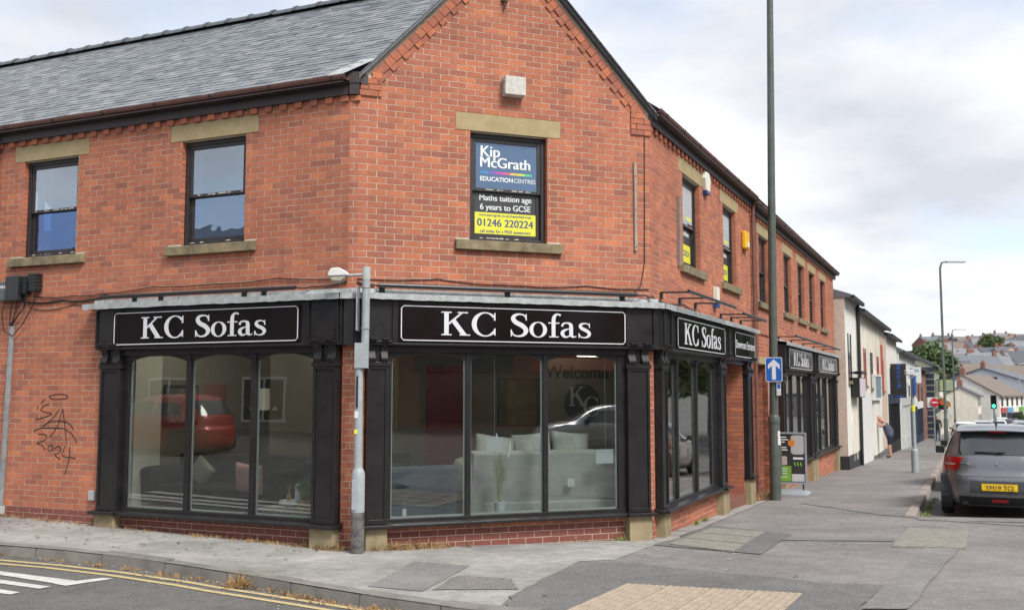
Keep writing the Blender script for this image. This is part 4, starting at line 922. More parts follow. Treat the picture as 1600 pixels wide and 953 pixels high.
tag(q.build('reed_diffuser', mat('amber_reed', (.3, .17, .06), .5, .2), None, FL), 'small amber reed diffuser on the round tray', 'ornament')
def grass_pot(M, label, n, h, pot, potm, col, spread, plumes=0):
    r = empty('potted_grass', M, label, 'plant'); p = MB(); p.tube([(0, 0, 0), (0, 0, pot[1])], [pot[0] * .8, pot[0]], 14); p.build('pot', potm, r, M, smooth='auto')
    b = MB(); rnd = random.Random(n)
    for _ in range(n):
        a = rnd.uniform(0, 6.28); sp = spread * rnd.random(); hh = h * rnd.uniform(.6, 1); w = .0055
        P = [(.02 * math.cos(a), .02 * math.sin(a), pot[1] - .01), (sp * .35 * math.cos(a), sp * .35 * math.sin(a), pot[1] + hh * .6), (sp * math.cos(a), sp * math.sin(a), pot[1] + hh * (1 - sp / (spread + .01) * .3))]
        for k in range(2): b.face([(P[k][0] - w, P[k][1], P[k][2]), (P[k][0] + w, P[k][1], P[k][2]), (P[k + 1][0] + w * .4, P[k + 1][1], P[k + 1][2]), (P[k + 1][0] - w * .4, P[k + 1][1], P[k + 1][2])])
    b.build('blades', col, r, M)
    for k in range(plumes):
        a = k * 2.1; x, y = spread * .8 * math.cos(a), spread * .4 * math.sin(a); z = pot[1] + h * (.82 + .08 * (k % 3)); q = MB(); q.tube([(x, y, z), (x * 1.15, y, z + .09), (x * 1.3, y, z + .2)], [.01, .024, .006], 6); q.build('plume', mat('white_plume', (.8, .78, .76), .9, .1), r, M, smooth='auto')
grass_pot(FG @ T(1.86, .13, .41), 'tall ornamental grass with white plumes in a white pot', 150, .66, (.08, .13), m_white, mat('dried_green', (.3, .33, .19), .8, .3, 30), .13, 7)
grass_pot(FL @ T(-.7, .2, .47), 'green grass plant in a straw basket on the low table', 160, .3, (.1, .12), mat('straw_basket', (.4, .28, .14), .9, .4, 50), mat('fresh_green', (.08, .2, .05), .7, .3, 30), .26)
for i, (x, y, z, w, h, l) in enumerate(((1.76, .06, 1.16, .22, .17, 'white price card hanging above the potted grass'), (3.28, .06, .98, .27, .18, 'white price card at the right end of the gable window'), (2.9, .3, .68, .1, .1, 'small white price tag on the grey sofa back'), (.62, .05, .42, .05, .09, 'tiny white tag hanging low in the first gable pane'))):
    k = MB(); k.box(x - w / 2, x + w / 2, y, y + .003, z, z + h); o = k.build('price_card', m_white, None, FG, bevel=.001); tag(o, l, 'card', 'white price cards in the gable window')
    if i in (0, 1, 3): MB().tube([(x, y + .001, z + h), (x, y + .001, z + h + (.1 if i == 3 else 1.2))], .0015, 4).build('string', m_white, o, FG)
# ---------------------------------------------------------------- things fixed to the walls
def wall_cable(F, pts, label, r=.007, name='wall_cable', n=6):
    P = []
    for i in range(len(pts) - 1):
        for k in range(n):
            t = k / n; P.append(tuple(pts[i][c] + (pts[i + 1][c] - pts[i][c]) * t + (-.018 * math.sin(math.pi * t) if c == 2 else 0) + (random.uniform(-.003, .003) if c == 2 else 0) for c in range(3)))
    P.append(pts[-1]); b = MB(); b.tube(P, r, 5); return tag(b.build(name, m_cable, None, F, smooth='auto'), label, 'cable')
wall_cable(FL, [(-5.15, -.015, 3.22), (-4.4, -.015, 3.2), (-3.9, -.015, 3.21), (-3.0, -.02, 3.27), (-2, -.02, 3.26), (-1, -.02, 3.29), (.0, -.015, 3.24)], 'upper black cable running from the meter boxes to the corner')
wall_cable(FL, [(-5.3, -.015, 3.14), (-4.6, -.015, 3.15), (-4.1, -.015, 3.14), (-3.8, -.02, 3.2), (-3.75, -.1, 3.16)], 'thick black cable bundle feeding the trough light', .013)
wall_cable(FL, [(-5.25, -.01, 3.08), (-4.9, -.01, 3.03), (-4.4, -.01, 3.09), (-3.95, -.01, 3.06)], 'lower black cable sagging from the meter boxes', .005)
wall_cable(FL, [(-.7, -.1, 3.16), (-.5, -.02, 3.16), (0, -.016, 3.2)], 'black cable from the trough light end to the corner', .010)
wall_cable(FG, [(0, -.016, 3.2), (.2, -.02, 3.17), (.3, -.1, 3.17)], 'short black cable behind the small lamp post', .010)
wall_cable(FG, [(0, -.012, 3.24), (1, -.012, 3.27), (2, -.012, 3.23), (3, -.012, 3.26), (3.9, -.012, 3.25)], 'thin black cable above the gable trough light', .006)
wall_cable(FG, [(3.86, -.01, 5.35), (3.85, -.01, 4.3), (3.84, -.01, 3.6), (3.78, -.01, 3.3), (3.6, -.06, 3.17)], 'thin black cable dropping down the right edge of the gable', .006)
wall_cable(FG, [(3.68, -.09, 3.165), (3.8, -.05, 3.17), (3.95, -.03, 3.15)], 'black cable from the gable trough light to the street side', .011)
wall_cable(FR, [(0, -.02, 3.16), (.5, -.02, 3.12), (1.6, -.015, 3.18), (2.8, -.015, 3.1), (4, -.015, 3.14), (6, -.015, 3.08), (8.5, -.015, 3.05), (10, -.015, 3.0)], 'black cable along the street side above the signs', .009)
def trough(F, x0, x1, z, label, y=-.1, arms=(), rail=.02):
    r = empty('trough_light', F @ T(x0, y, z), label, 'light', 'black trough lights above the name boards')
    b = MB(); b.tube([(x0, y, z), (x1, y, z)], rail, 10); b.box(x0 + .02, x1 - .02, y - rail * .7, y + rail * .7, z - rail * 1.4, z - .004); b.build('rail', mat('satin_black', (.02, .02, .022), .35, .1), r, F, smooth='auto')
    for a in arms:
        k = MB(); k.tube([(a, .0, z - .045 if y > -.2 else z), (a, y, z - .012)], .012 if y > -.2 else .014, 6); k.box(a - .035, a + .035, -.03, .0, z - .09, z - .01); k.build('bracket', MATS['satin_black'], r, F)
    return r
trough(FL, -3.78, -.67, 3.155, 'long black trough light above the side street board', arms=(-3.3, -2.85, -1.5, -1.2))
trough(FG, .24, 3.68, 3.165, 'long black trough light above the gable board', arms=(.3, 1.9, 3.5), rail=.024)
trough(FR, .35, 3.3, 3.25, 'black rail on long arms above the green reflecting board', -.42, (.45, 1.4, 2.3), .018)
trough(FR, 3.9, 5.9, 3.2, 'shorter black rail on arms above the entrance board', -.42, (4.0, 4.8, 5.6), .018)
trough(FR, 9.3, 17.2, 3.1, 'longest black rail on arms above the far boards', -.42, (9.5, 11.2, 13.0, 14.8, 16.6), .02)
for i, (x0, x1, z0, z1, d, l) in enumerate(((-5.79, -5.6, 3.17, 3.45, .1, 'grey meter box with small labels beside the brown downpipe'), (-5.6, -5.36, 3.16, 3.52, .14, 'large charcoal cable box second from the downpipe'), (-5.33, -5.23, 3.25, 3.52, .09, 'slim black ribbed cable joint between the boxes'), (-5.16, -5.02, 3.28, 3.54, .12, 'black cable box farthest from the downpipe'))):
    r = empty('cable_box', FL @ T((x0 + x1) / 2, 0, z0), l, 'box', 'cable boxes on the side street wall')
    MB().box(x0, x1, -d, 0, z0, z1).build('casing', mat('box_grey', (.1, .105, .11), .5, .15) if i == 0 else mat('box_charcoal', (.028, .03, .034), .45, .15), r, FL, bevel=.02, seg=3)
    if i in (2, 3):
        k = MB()
        for j in range(5): k.box(x0 - .006, x1 + .006, -d - .008, -.01, z0 + .03 + j * .048, z0 + .05 + j * .048)
        k.build('rib', m_cable, r, FL)
    if i == 0:
        for j in range(3): MB().box(x0 + .03 + j * .05, x0 + .065 + j * .05, -d - .002, -d, z1 - .1, z1 - .06).build('label_plate', m_white, r, FL)
cd_ = empty('conduit', FL @ T(-5.62, 0, .1), 'grey metal conduit running down the brick beside the downpipe', 'conduit')
MB().prism([(-5.585, 2.82), (-5.52, 2.82), (-5.60, .2), (-5.67, .2)], -.045, -.002, 'y').build('channel', m_galv, cd_, FL, bevel=.008); MB().prism([(-5.6, .32), (-5.57, .32), (-5.59, .08), (-5.69, .08), (-5.69, .32)], -.055, 0, 'y').build('boot', m_wgrey, cd_, FL)
lp = MB()
for j, (a, z, c) in enumerate(((-5.55, 3.16, -5.58), (-5.45, 3.16, -5.56), (-5.28, 3.25, -5.55), (-5.3, 3.26, -5.53))):
    lp.tube([(a, -.05, z), (a, -.06, z - .1 - .03 * j), ((a + c) / 2, -.06, z - .25 - .02 * j), (c, -.04, 2.84), (c, -.02, 2.75)], .008, 6)
lp.tube([(-5.1, -.05, 3.28), (-5.12, -.06, 3.1), (-5.3, -.06, 2.85), (-5.5, -.05, 2.68), (-5.68, -.05, 2.75), (-5.74, -.05, 3.0), (-5.7, -.04, 3.18)], .007, 6)
tag(lp.build('cable_loops', m_cable, None, FL, smooth='auto'), 'loops of black cable hanging below the cable boxes', 'cable')
tag(MB().box(-3.98, -3.88, -.05, 0, .47, .60).build('socket_box', mat('pale_grey_plastic', (.38, .39, .4), .5, .1), None, FL, bevel=.01), 'small pale grey box low on the wall beside the black pilaster', 'box')
GR = [[(-4.81, 1.84), (-4.705, 1.86), (-4.554, 1.865), (-4.463, 1.841), (-4.477, 1.812), (-4.641, 1.799), (-4.769, 1.807), (-4.81, 1.84)], [(-4.875, 1.798), (-4.937, 1.758), (-4.954, 1.74)], [(-5.002, 1.714), (-5.023, 1.656)],
 [(-4.804, 1.73), (-4.894, 1.707), (-4.952, 1.652), (-4.859, 1.62), (-4.745, 1.599), (-4.87, 1.554), (-5.046, 1.519)], [(-4.604, 1.672), (-4.718, 1.544), (-4.909, 1.428), (-4.775, 1.489), (-4.565, 1.502), (-4.414, 1.471), (-4.327, 1.386)], [(-4.544, 1.672), (-4.497, 1.46), (-4.455, 1.233)], [(-4.544, 1.672), (-4.609, 1.48), (-4.678, 1.37), (-4.779, 1.285)],
 [(-5.08, 1.359), (-4.953, 1.399), (-4.741, 1.408), (-4.5, 1.399), (-4.347, 1.321), (-4.268, 1.215)], [(-4.985, 1.317), (-4.888, 1.323), (-4.825, 1.291), (-4.868, 1.235), (-5.003, 1.2), (-4.904, 1.169), (-4.836, 1.109)], [(-4.787, 1.15), (-4.734, 1.177), (-4.696, 1.147), (-4.73, 1.103), (-4.785, 1.106), (-4.787, 1.15)],
 [(-4.665, 1.131), (-4.607, 1.165), (-4.551, 1.133), (-4.578, 1.078), (-4.655, 1.048), (-4.552, .986)], [(-4.473, 1.167), (-4.517, 1.043), (-4.361, 1.019), (-4.272, 1.011)], [(-4.387, 1.169), (-4.391, 1.029), (-4.42, .899), (-4.462, .795)]]
b = MB()
for i, s in enumerate(GR):
    for q in _stroke([(x, z, .012) for x, z in s], 5): b.prism(q, -.0032 - i * .0001, -.0028, 'y')
tag(b.build('graffiti', mat('spray_black', (.018, .014, .014), .8, .1), None, FL), 'black sprayed graffiti tag dated 2024 under a halo', 'graffiti')
vb = empty('vent_box', FG @ T(1.97, 0, 5.62), 'weathered white vent box high on the gable', 'vent'); m_vent = mat('weathered_white', (.62, .6, .56), .7, .25, 14, .3, 60, col2=(.42, .4, .36))
MB().box(1.83, 2.11, -.14, 0, 5.64, 5.88).build('casing', m_vent, vb, FG, bevel=.008)
for j in range(5): MB().box(1.818, 1.832, -.12, -.02, 5.68 + j * .035, 5.69 + j * .035).build('louvre', m_vent, vb, FG)
al = empty('alarm_box', FR @ T(3.05, 0, 5.0), 'white hexagonal alarm box with blue base under the eaves', 'alarm')
MB().prism([(2.93, 5.12), (3.17, 5.12), (3.23, 5.32), (3.15, 5.43), (2.95, 5.43), (2.87, 5.32)], -.07, 0, 'y').build('casing', mat('cream_plastic', (.68, .66, .58), .5, .05), al, FR, bevel=.015); MB().box(2.95, 3.15, -.075, 0, 5.07, 5.122).build('blue_base', mat('blue_plastic', (.02, .06, .2), .4, .05), al, FR, bevel=.008)
al = empty('junction_box', FR @ T(3.6, 0, 3.2), 'tall white box with blue base above the green reflecting board', 'box')
MB().box(3.5, 3.68, -.08, 0, 3.34, 3.62).build('casing', MATS['cream_plastic'], al, FR, bevel=.01); MB().box(3.5, 3.68, -.082, 0, 3.28, 3.339).build('blue_base', MATS['blue_plastic'], al, FR, bevel=.006)
al = empty('alarm_box', FR @ T(6.0, 0, 4.5), 'bright yellow alarm box beside the brown downpipe', 'alarm')
MB().box(5.86, 6.2, -.09, 0, 4.56, 4.9).build('casing', mat('yellow_plastic', (.75, .42, .015), .45, .06), al, FR, bevel=.03); MB().box(5.97, 6.09, -.11, -.088, 4.6, 4.7).build('sounder', MATS['cream_plastic'], al, FR, bevel=.008)
m_bat = mat('bare_timber', (.42, .33, .25), .85, .3, 12, .4, 60, col2=(.27, .22, .18))
bt_ = MB(); bt_.box(3.69, 3.73, -.035, 0, 3.75, 4.94); ob = tag(bt_.build('timber_batten', m_bat, None, FG, bevel=.003), 'bare timber batten fixed upright beside the gable corner', 'batten')
for z in (3.8, 4.3, 4.75): MB().tube([(3.71, -.042, z), (3.71, -.034, z)], .008, 6).build('nail', m_cable, ob, FG)
tag(MB().box(1.36, 1.42, -.045, 0, 3.72, 4.75).build('timber_batten', mat('grey_timber', (.22, .19, .17), .85, .2), None, FR, bevel=.004), 'grey timber batten beside the first street side window', 'batten')
hk = empty('bracket_lamp', FG @ T(1.9, 0, 6.9), 'small rusty bracket near the top of the gable', 'bracket'); b = MB(); b.tube([(1.86, 0, 6.95), (1.86, -.12, 6.96), (1.9, -.2, 6.93), (1.98, -.22, 6.97)], .016, 6); b.build('arm', m_galv, hk, FG); b = MB(); b.box(1.82, 1.9, -.05, 0, 6.88, 6.99); b.tube([(1.86, -.03, 6.9), (1.86, -.04, 6.78)], .012, 6); b.build('base', mat('rusty_iron', (.12, .08, .06), .8, .3, 20), hk, FG)
po = empty('wall_poster', FR @ T(8.5, -.02, 1.0), 'tall white and purple poster on the brick behind the green lamp post', 'poster')
for q, mt in (((8.28, 8.62, 1.52, 2.12), m_white), ((8.28, 8.62, 1.14, 1.515), mat('purple_ink', (.09, .04, .25), .5, .1)), ((8.28, 8.62, 1.0, 1.135), m_vy)): MB().box(q[0], q[1], -.012, -.003, q[2], q[3]).build('panel', mt, po, FR)
for z, w_ in ((1.43, .2), (1.36, .14), (1.29, .22), (1.22, .12)): MB().box(8.45 - w_ / 2, 8.45 + w_ / 2, -.0135, -.012, z, z + .035).build('print_line', m_vw, po, FR)
# ---------------------------------------------------------------- street furniture
z0 = .066; px_, py_ = -1.76, 11.56
sp = empty('lamp_post', T(px_, py_, z0), 'short grey lamp post with a white lantern at the shop corner', 'lamp post')
m_gp = mat('grey_post_paint', (.36, .4, .41), .5, .22, 7, .15, 40, col2=(.27, .3, .31)); m_bp = mat('black_post_base', (.02, .02, .02), .6, .9, 9, .3, 30, col2=(.22, .21, .2))
PM = T(px_, py_, 0)
def pt(name, pts, r, mt, par, n=16): b = MB(); b.tube(pts, r, n); return b.build(name, mt, par, PM, smooth='auto')
pt('base', [(0, 0, z0 - .05), (0, 0, .535)], .0775, m_bp, sp); bs = pt('base', [(0, 0, .535), (0, 0, .96), (0, 0, 1.0), (0, 0, 1.03)], [.077, .077, .066, .05], m_gp, sp)
MB().box(-.062, -.012, -.079, -.05, .56, .9).build('access_door', m_gp, bs, PM, bevel=.006)
pt('shaft', [(-.004, 0, 1.03), (-.008, 0, 2.3)], [.05, .046], m_gp, sp); up = pt('upper_shaft', [(.058, -.01, 2.17), (.066, -.01, 3.33)], .046, m_gp, sp); pt('cap', [(.066, -.01, 3.2), (.066, -.01, 3.345)], .0475, mat('pale_cap', (.42, .46, .44), .5, .2, 9), up)
b = MB(); b.box(-.055, .1, -.062, -.05, 2.17, 2.46); b.build('clamp_plate', m_gp, sp, PM, bevel=.004)
for z in (2.62, 3.1): pt('clamp', [(.062, -.01, z), (.062, -.01, z + .018)], .053, m_galv, sp)
b = MB(); b.box(-.035, -.022, -.12, .12, 2.6, 3.12, ); b.build('sign_edge', m_galv, sp, PM, bevel=.003); b = MB(); b.box(-.04, -.018, -.055, -.05, 1.72, 2.08); b.build('sticker', m_cable, sp, PM @ T(.01, 0, 0))
b = MB(); b.box(-.045, -.003, -.051, -.047, 1.6, 1.68); b.build('sticker', m_white, sp, PM); b = MB(); b.box(-.045, -.01, -.052, -.048, 1.42, 1.47); b.build('sticker', m_vy, sp, PM)
ar = MB(); ar.tube([(.06, -.01, 3.26), (-.16, -.03, 3.245)], .017, 8); ar.build('arm', m_galv, sp, PM, smooth='auto')
ln = MB(); prof = [(-.12, .0), (-.16, .035), (-.3, .06), (-.36, .045), (-.375, .0)]
for k in range(2): pass
ln.prism([(-.12, 3.235), (-.15, 3.285), (-.25, 3.335), (-.34, 3.32), (-.375, 3.255), (-.36, 3.225)], -.11, .05, 'y'); la = ln.build('lantern', mat('lantern_white', (.6, .6, .58), .5, .15, 9), sp, PM, bevel=.02, seg=3)
ln = MB(); ln.prism([(-.14, 3.236), (-.36, 3.225), (-.33, 3.17), (-.22, 3.165)], -.1, .04, 'y'); ln.build('lens', mat('dull_lens', (.36, .33, .26), .3, .2, 12), la, PM, bevel=.02)
# tall green column
gx, gy = XY(6.98, .33); gz_ = zg(gx, gy); GM = T(gx, gy, gz_); m_green = mat('column_green', (.06, .075, .062), .45, .25, 5, .15, 40, col2=(.095, .11, .095))
tp = empty('lamp_post', GM, 'tall dark green lamp column running out of the top of the picture', 'lamp post')
def pg(name, pts, r, par, mt=m_green): b = MB(); b.tube(pts, r, 16); return b.build(name, mt, par, GM, smooth='auto')
bb = pg('base', [(0, 0, -.05), (0, 0, 1.5), (0, 0, 1.56)], [.108, .106, .098], tp); pg('collar', [(0, 0, 1.46), (0, 0, 1.56), (0, 0, 1.62)], [.112, .116, .09], tp)
pg('shaft', [(0, 0, 1.6), (.05, 0, 6), (.11, 0, 10.2)], [.086, .074, .062], tp); b = MB(); b.box(.04, .1, -.09, -.02, .45, 1.2); b.build('access_door', m_green, bb, GM @ RZ(20), bevel=.008)
pg('arm', [(.11, 0, 10.15), (.3, -.1, 10.3), (.9, -.4, 10.35)], .035, tp); b = MB(); b.box(.85, 1.5, -.5, -.3, 10.3, 10.42); b.build('lantern', m_wgrey, tp, GM, bevel=.03)
for z, w in ((1.18, .05), (1.05, .06)): b = MB(); b.box(.0, w, -.112, -.104, z, z + .14); b.build('sticker', m_white, tp, GM @ RZ(20))
def face_cam(x, y): return RZ(-math.degrees(math.atan2(x, y)))
SM = T(gx - .0, gy, 0) @ face_cam(gx, gy)
sg = empty('arrow_sign', SM @ T(.02, -.1, 2.0), 'blue one-way sign with white up arrow on the green column', 'sign')
def rrect(x0, x1, z0, z1, r, n=5):
    P = []
    for cx, cz, a0 in ((x1 - r, z0 + r, -90), (x1 - r, z1 - r, 0), (x0 + r, z1 - r, 90), (x0 + r, z0 + r, 180)):
        for i in range(n + 1): a = R_(a0 + 90 * i / n); P.append((cx + r * math.cos(a), cz + r * math.sin(a)))
    return P
MB().prism(rrect(-.14, .175, 2.09, 2.56, .03), -.135, -.13, 'y').build('plate', mat('sign_white', (.62, .63, .66), .4, .05), sg, SM); MB().prism(rrect(-.127, .162, 2.103, 2.547, .025), -.138, -.135, 'y').build('blue_face', mat('sign_blue', (.005, .1, .42), .35, .08), sg, SM)
MB().prism([(-.02, 2.13), (.053, 2.13), (.053, 2.4), (.125, 2.33), (.125, 2.42), (.017, 2.52), (-.09, 2.42), (-.09, 2.33), (-.02, 2.4)], -.141, -.138, 'y').build('arrow', MATS['sign_white'], sg, SM)
for z in (2.2, 2.45): MB().tube([(0.0, 0, z), (0, 0, z + .03)], .095, 12).build('clip', m_galv, sg, SM @ T(-.0, 0, 0))
nt_ = MB(); nt_.box(.06, .14, -.11, -.105, 1.83, 2.07); n_ = tag(nt_.build('notice_plate', MATS['sign_white'], None, SM), 'narrow white parking notice under the blue arrow sign', 'sign'); MB().box(.07, .13, -.112, -.11, 1.96, 2.05).build('blue_symbol', MATS['sign_blue'], n_, SM); MB().box(.07, .13, -.112, -.11, 1.86, 1.93).build('print_lines', m_wgrey, n_, SM)
# swing board
bx, by = XY(8.55, .36); BM = T(bx, by, zg(bx, by)) @ RZ(-24.7 + 4)
ab = empty('pavement_sign', BM, 'swinging pavement sign with dark and green advert behind the green column', 'sign'); m_sil = mat('silver_plastic', (.33, .36, .4), .35, .1, 5, metal=.3)
b = MB()
def footp(a, c): 
    x = -.36 + .72 * a; s = math.sin(math.pi * min(1, max(0, a))) ** .5; y = -.3 + .6 * c; return (x * (1 + .12 * math.sin(math.pi * c)), y, .02 + .1 * math.sin(math.pi * c) ** 1.2 * (.4 + .6 * s))
b.grid(footp, 14, 12); b.box(-.36, .36, -.3, .3, 0, .022); b.build('foot', m_sil, ab, BM, smooth='auto')
for x in (-.25, .25): MB().tube([(x, 0, .08), (x, 0, .24)], .016, 8).build('spring', m_cable, ab, BM)
b = MB(); o_, i_ = rrect(-.33, .33, .22, 1.27, .04), rrect(-.295, .295, .255, 1.235, .02)
for k in range(len(o_)): b.prism([o_[k], o_[(k + 1) % len(o_)], i_[(k + 1) % len(i_)], i_[k]], -.03, .03, 'y')
b.build('frame', m_sil, ab, BM); b = MB(); b.box(-.295, .295, -.012, .012, .255, 1.235); b.build('panel', mat('advert_dark', (.035, .033, .033), .3, .1), ab, BM)
def ad(x0, x1, z0, z1, c, nm, r=.0):
    k = MB(); k.prism(rrect(x0, x1, z0, z1, max(r, .002)), -.015, -.0121, 'y'); k.build(nm, mat('advert_' + nm, c, .4, .1, 6), ab, BM)
ad(.02, .29, .82, 1.22, (.42, .41, .4), 'photo', .06); ad(-.29, .02, .27, .58, (.16, .34, .04), 'green_panel'); ad(.03, .29, .27, .42, (.5, .5, .52), 'white_panel'); ad(-.22, -.06, .6, .78, (.42, .35, .33), 'pale_picture', .03)
k = MB(); k.prism([(.03 + .07 * math.cos(i * .35), 1.05 + .07 * math.sin(i * .35)) for i in range(18)], -.018, -.0151, 'y'); k.build('orange_disc', mat('advert_orange', (.6, .2, .03), .4, .05), ab, BM)
for z, w_ in ((1.16, .2), (1.11, .24), (1.06, .17), (.95, .2), (.9, .22)): MB().box(-.27, -.27 + w_, -.0135, -.012, z, z + .02).build('print_line', m_vw, ab, BM)
for z in (.52, .47, .42, .35): MB().box(-.26, -.06, -.0165, -.0151, z, z + .012).build('print_line', m_vw, ab, BM)
k = MB()
for x in (.07, .13, .19): k.prism([(x, .66), (x + .02, .66), (x + .04, .6), (x + .025, .58)], -.0135, -.012, 'y')
k.build('lime_mark', mat('advert_lime', (.25, .5, .05), .4, 0), ab, BM); MB().box(.06, .26, -.0135, -.012, .72, .76).build('print_line', m_vw, ab, BM)
# ---------------------------------------------------------------- cars
m_tyre = mat('tyre', (.012, .012, .012), .85, .2, 20); m_rim = mat('rim', (.35, .35, .36), .35, .1, metal=.7); m_trim = mat('car_trim', (.012, .012, .013), .5, .1)
g_car = mat('car_glass', (.03, .034, .038), .05, 0, spec=.9, coat=.5); m_tail = mat('tail_lamp', (.42, .006, .008), .12, .1, 9, coat=.6); m_head = mat('head_lamp', (.45, .46, .47), .1, .2, 9, coat=.5)
PROF = [(.18, .13, 3.68, .77), (.24, .06, 3.75, .825), (.32, .02, 3.81, .85), (.45, .0, 3.84, .866), (.58, .0, 3.84, .868), (.65, .012, 3.81, .867), (.69, .05, 3.76, .866), (.75, .075, 3.7, .865), (.85, .085, 3.55, .86), (.93, .105, 3.35, .848), (.97, .125, 3.05, .835), (1.02, .15, 2.9, .81), (1.12, .215, 2.7, .765), (1.22, .285, 2.5, .722), (1.32, .36, 2.3, .68), (1.39, .43, 2.12, .645), (1.44, .52, 1.95, .6), (1.475, .68, 1.75, .52), (1.492, .9, 1.55, .38), (1.5, 1.15, 1.35, .15)]
def prof(z, sc):
    z = z / sc[2]
    for i in range(len(PROF) - 1):
        a, c = PROF[i], PROF[i + 1]
        if z <= c[0]:
            t = max(0, (z - a[0]) / (c[0] - a[0])); return [(a[k] + (c[k] - a[k]) * t) * (sc[1] if k < 3 else sc[0]) for k in (1, 2, 3)]
    a = PROF[-1]; return [a[1] * sc[1], a[2] * sc[1], a[3] * sc[0]]
def car(M, paint, label, plate=None, sc=(1, 1, 1), group=None, detail=True, cat='car', lit=False):
    r = empty('car', M, label, cat, group); NX = 4.2
    zs = []
    for i in range(len(PROF) - 1): zs += [PROF[i][0] * sc[2], (PROF[i][0] + PROF[i + 1][0]) / 2 * sc[2]]
    zs.append(PROF[-1][0] * sc[2]); N = 56; b = MB()
    def P(a, z):
        yr, yf, w = prof(z, sc); c, s = math.cos(a), math.sin(a); e = 2 / NX
        return (w * math.copysign(abs(c) ** e, c), (yr + yf) / 2 + (yf - yr) / 2 * math.copysign(abs(s) ** e, s), z)
    for i, z in enumerate(zs):
        for j in range(N): b.v.append(P(2 * math.pi * j / N, z))
    for i in range(len(zs) - 1):
        for j in range(N): b.f.append((i * N + j, i * N + (j + 1) % N, (i + 1) * N + (j + 1) % N, (i + 1) * N + j)); b.m.append(0); b.t.append(0)
    b.f.append(tuple(range((len(zs) - 1) * N, len(zs) * N))); b.m.append(0); b.t.append(0); b.f.append(tuple(range(N - 1, -1, -1))); b.m.append(0); b.t.append(0)
    b.build('body', paint, r, M, smooth=True)
    def rear(x, z, o=0):
        yr, yf, w = prof(z, sc); k = min(.9995, abs(x) / w); L = (yf - yr) / 2; return (x, (yr + yf) / 2 - L * (1 - k ** NX) ** (1 / NX) - o, z + o * .3)
    def front(x, z, o=0): q = rear(x, z, 0); yr, yf, w = prof(z, sc); return (x, yr + yf - q[1] + o, z + o * .3)
    def side(y, z, sg, o=0):
        yr, yf, w = prof(z, sc); L = (yf - yr) / 2; k = min(.9995, abs(y - (yr + yf) / 2) / L); return (sg * (w * (1 - k ** NX) ** (1 / NX) + o), y, z + o * .3)
    def pan(name, fn, mt, nu=10, nv=8, par=None): q = MB(); q.grid(fn, nu, nv); return q.build(name, mt, par or r, M, smooth=True)
    H = sc[2]; Wd = sc[0]; Ln = sc[1]
    rw = pan('rear_window', lambda a, c: rear((-.60 + .05 * c + (1.2 - .1 * c) * a) * Wd, (.985 + .36 * c + .02 * math.sin(math.pi * a) * (1 - c)) * H, .008), g_car)
    pan('windscreen', lambda a, c: front((-.62 + .04 * c + (1.24 - .08 * c) * a) * Wd, (1.0 + .36 * c) * H, .008), g_car)
    for sg in (-1, 1):
        pan('side_window', lambda a, c: side((.62 + .16 * c + (.82 - .2 * c) * a) * Ln, (.985 + .31 * c) * H, sg, .008), g_car); pan('side_window', lambda a, c: side((1.5 + .02 * c + (1.0 - .32 * c) * a) * Ln, (.985 + .33 * c) * H, sg, .008), g_car)
        def tl(a, c):
            z = (.735 + .225 * c) * H; x = (.867 - (.255 - .10 * c) * a) * Wd * (1 if True else 0); w = prof(z, sc)[2]; return rear(sg * min(x, w * .992), z, .016)
        pan('tail_lamp', tl, m_tail if not lit else mat('lit_tail_lamp', (.9, .01, .01), .3, 0, emit=2.5), 12, 8); pan('tail_lamp', lambda a, c: side((.16 + .2 * a) * Ln, (.765 + .185 * c) * H, sg, .01), m_tail)
        if detail: pan('reverse_lamp', lambda a, c: rear(sg * (.80 - .16 * a) * Wd, (.82 + .03 * c) * H, .02), mat('clear_lamp', (.55, .4, .4), .2, .1))
        pan('headlamp', lambda a, c: front(sg * (.84 - .3 * a) * Wd, (.68 + .13 * c) * H, .01), m_head)
        mr = MB(); mr.box(sg * .92 * Wd - .08, sg * .92 * Wd + .07, 2.38 * Ln, 2.5 * Ln, .95 * H, 1.08 * H); mr.tube([(sg * .8 * Wd, 2.45 * Ln, .97 * H), (sg * .93 * Wd, 2.45 * Ln, .98 * H)], .03, 6); mr.build('mirror', m_trim, r, M, bevel=.03, seg=3)
        for yw in (.66, 3.1):
            X = T(sg * .775 * Wd, yw * Ln, .31 * H) @ RY(90); w = MB(); pr = [(.15, -.1), (.28, -.1), (.305, -.07), (.31, 0), (.305, .07), (.28, .1), (.15, .1)]
            w.grid(lambda a, c: (lambda q: tuple(X @ Vector((q[0] * math.cos(2 * math.pi * a), q[0] * math.sin(2 * math.pi * a), q[1]))))(pr[round(c * 6)]), 24, 6); wo = w.build('wheel', m_tyre, r, M, smooth=True)
            k = MB(); zr_ = .08 * sg
            for j in range(10):
                a = j * math.pi / 5; q = [(.03, a - .3), (.2, a - .1), (.2, a + .1), (.03, a + .3)]; k.prism([(s * math.cos(t), s * math.sin(t)) for s, t in q], zr_ - .012, zr_ + .012, 'z', X=X)
            k.prism([(.05 * math.cos(j * .5236), .05 * math.sin(j * .5236)) for j in range(12)], zr_ - .014, zr_ + .016, 'z', X=X); k.build('rim', m_rim, wo, M)
            ah = MB(); ah.prism([(yw * Ln + .36 * math.cos(j * math.pi / 12), .31 * H + .36 * math.sin(j * math.pi / 12)) for j in range(-2, 15)], sg * .70 * Wd, sg * .872 * Wd, 'x'); ah.build('wheel_arch', m_trim, r, M)
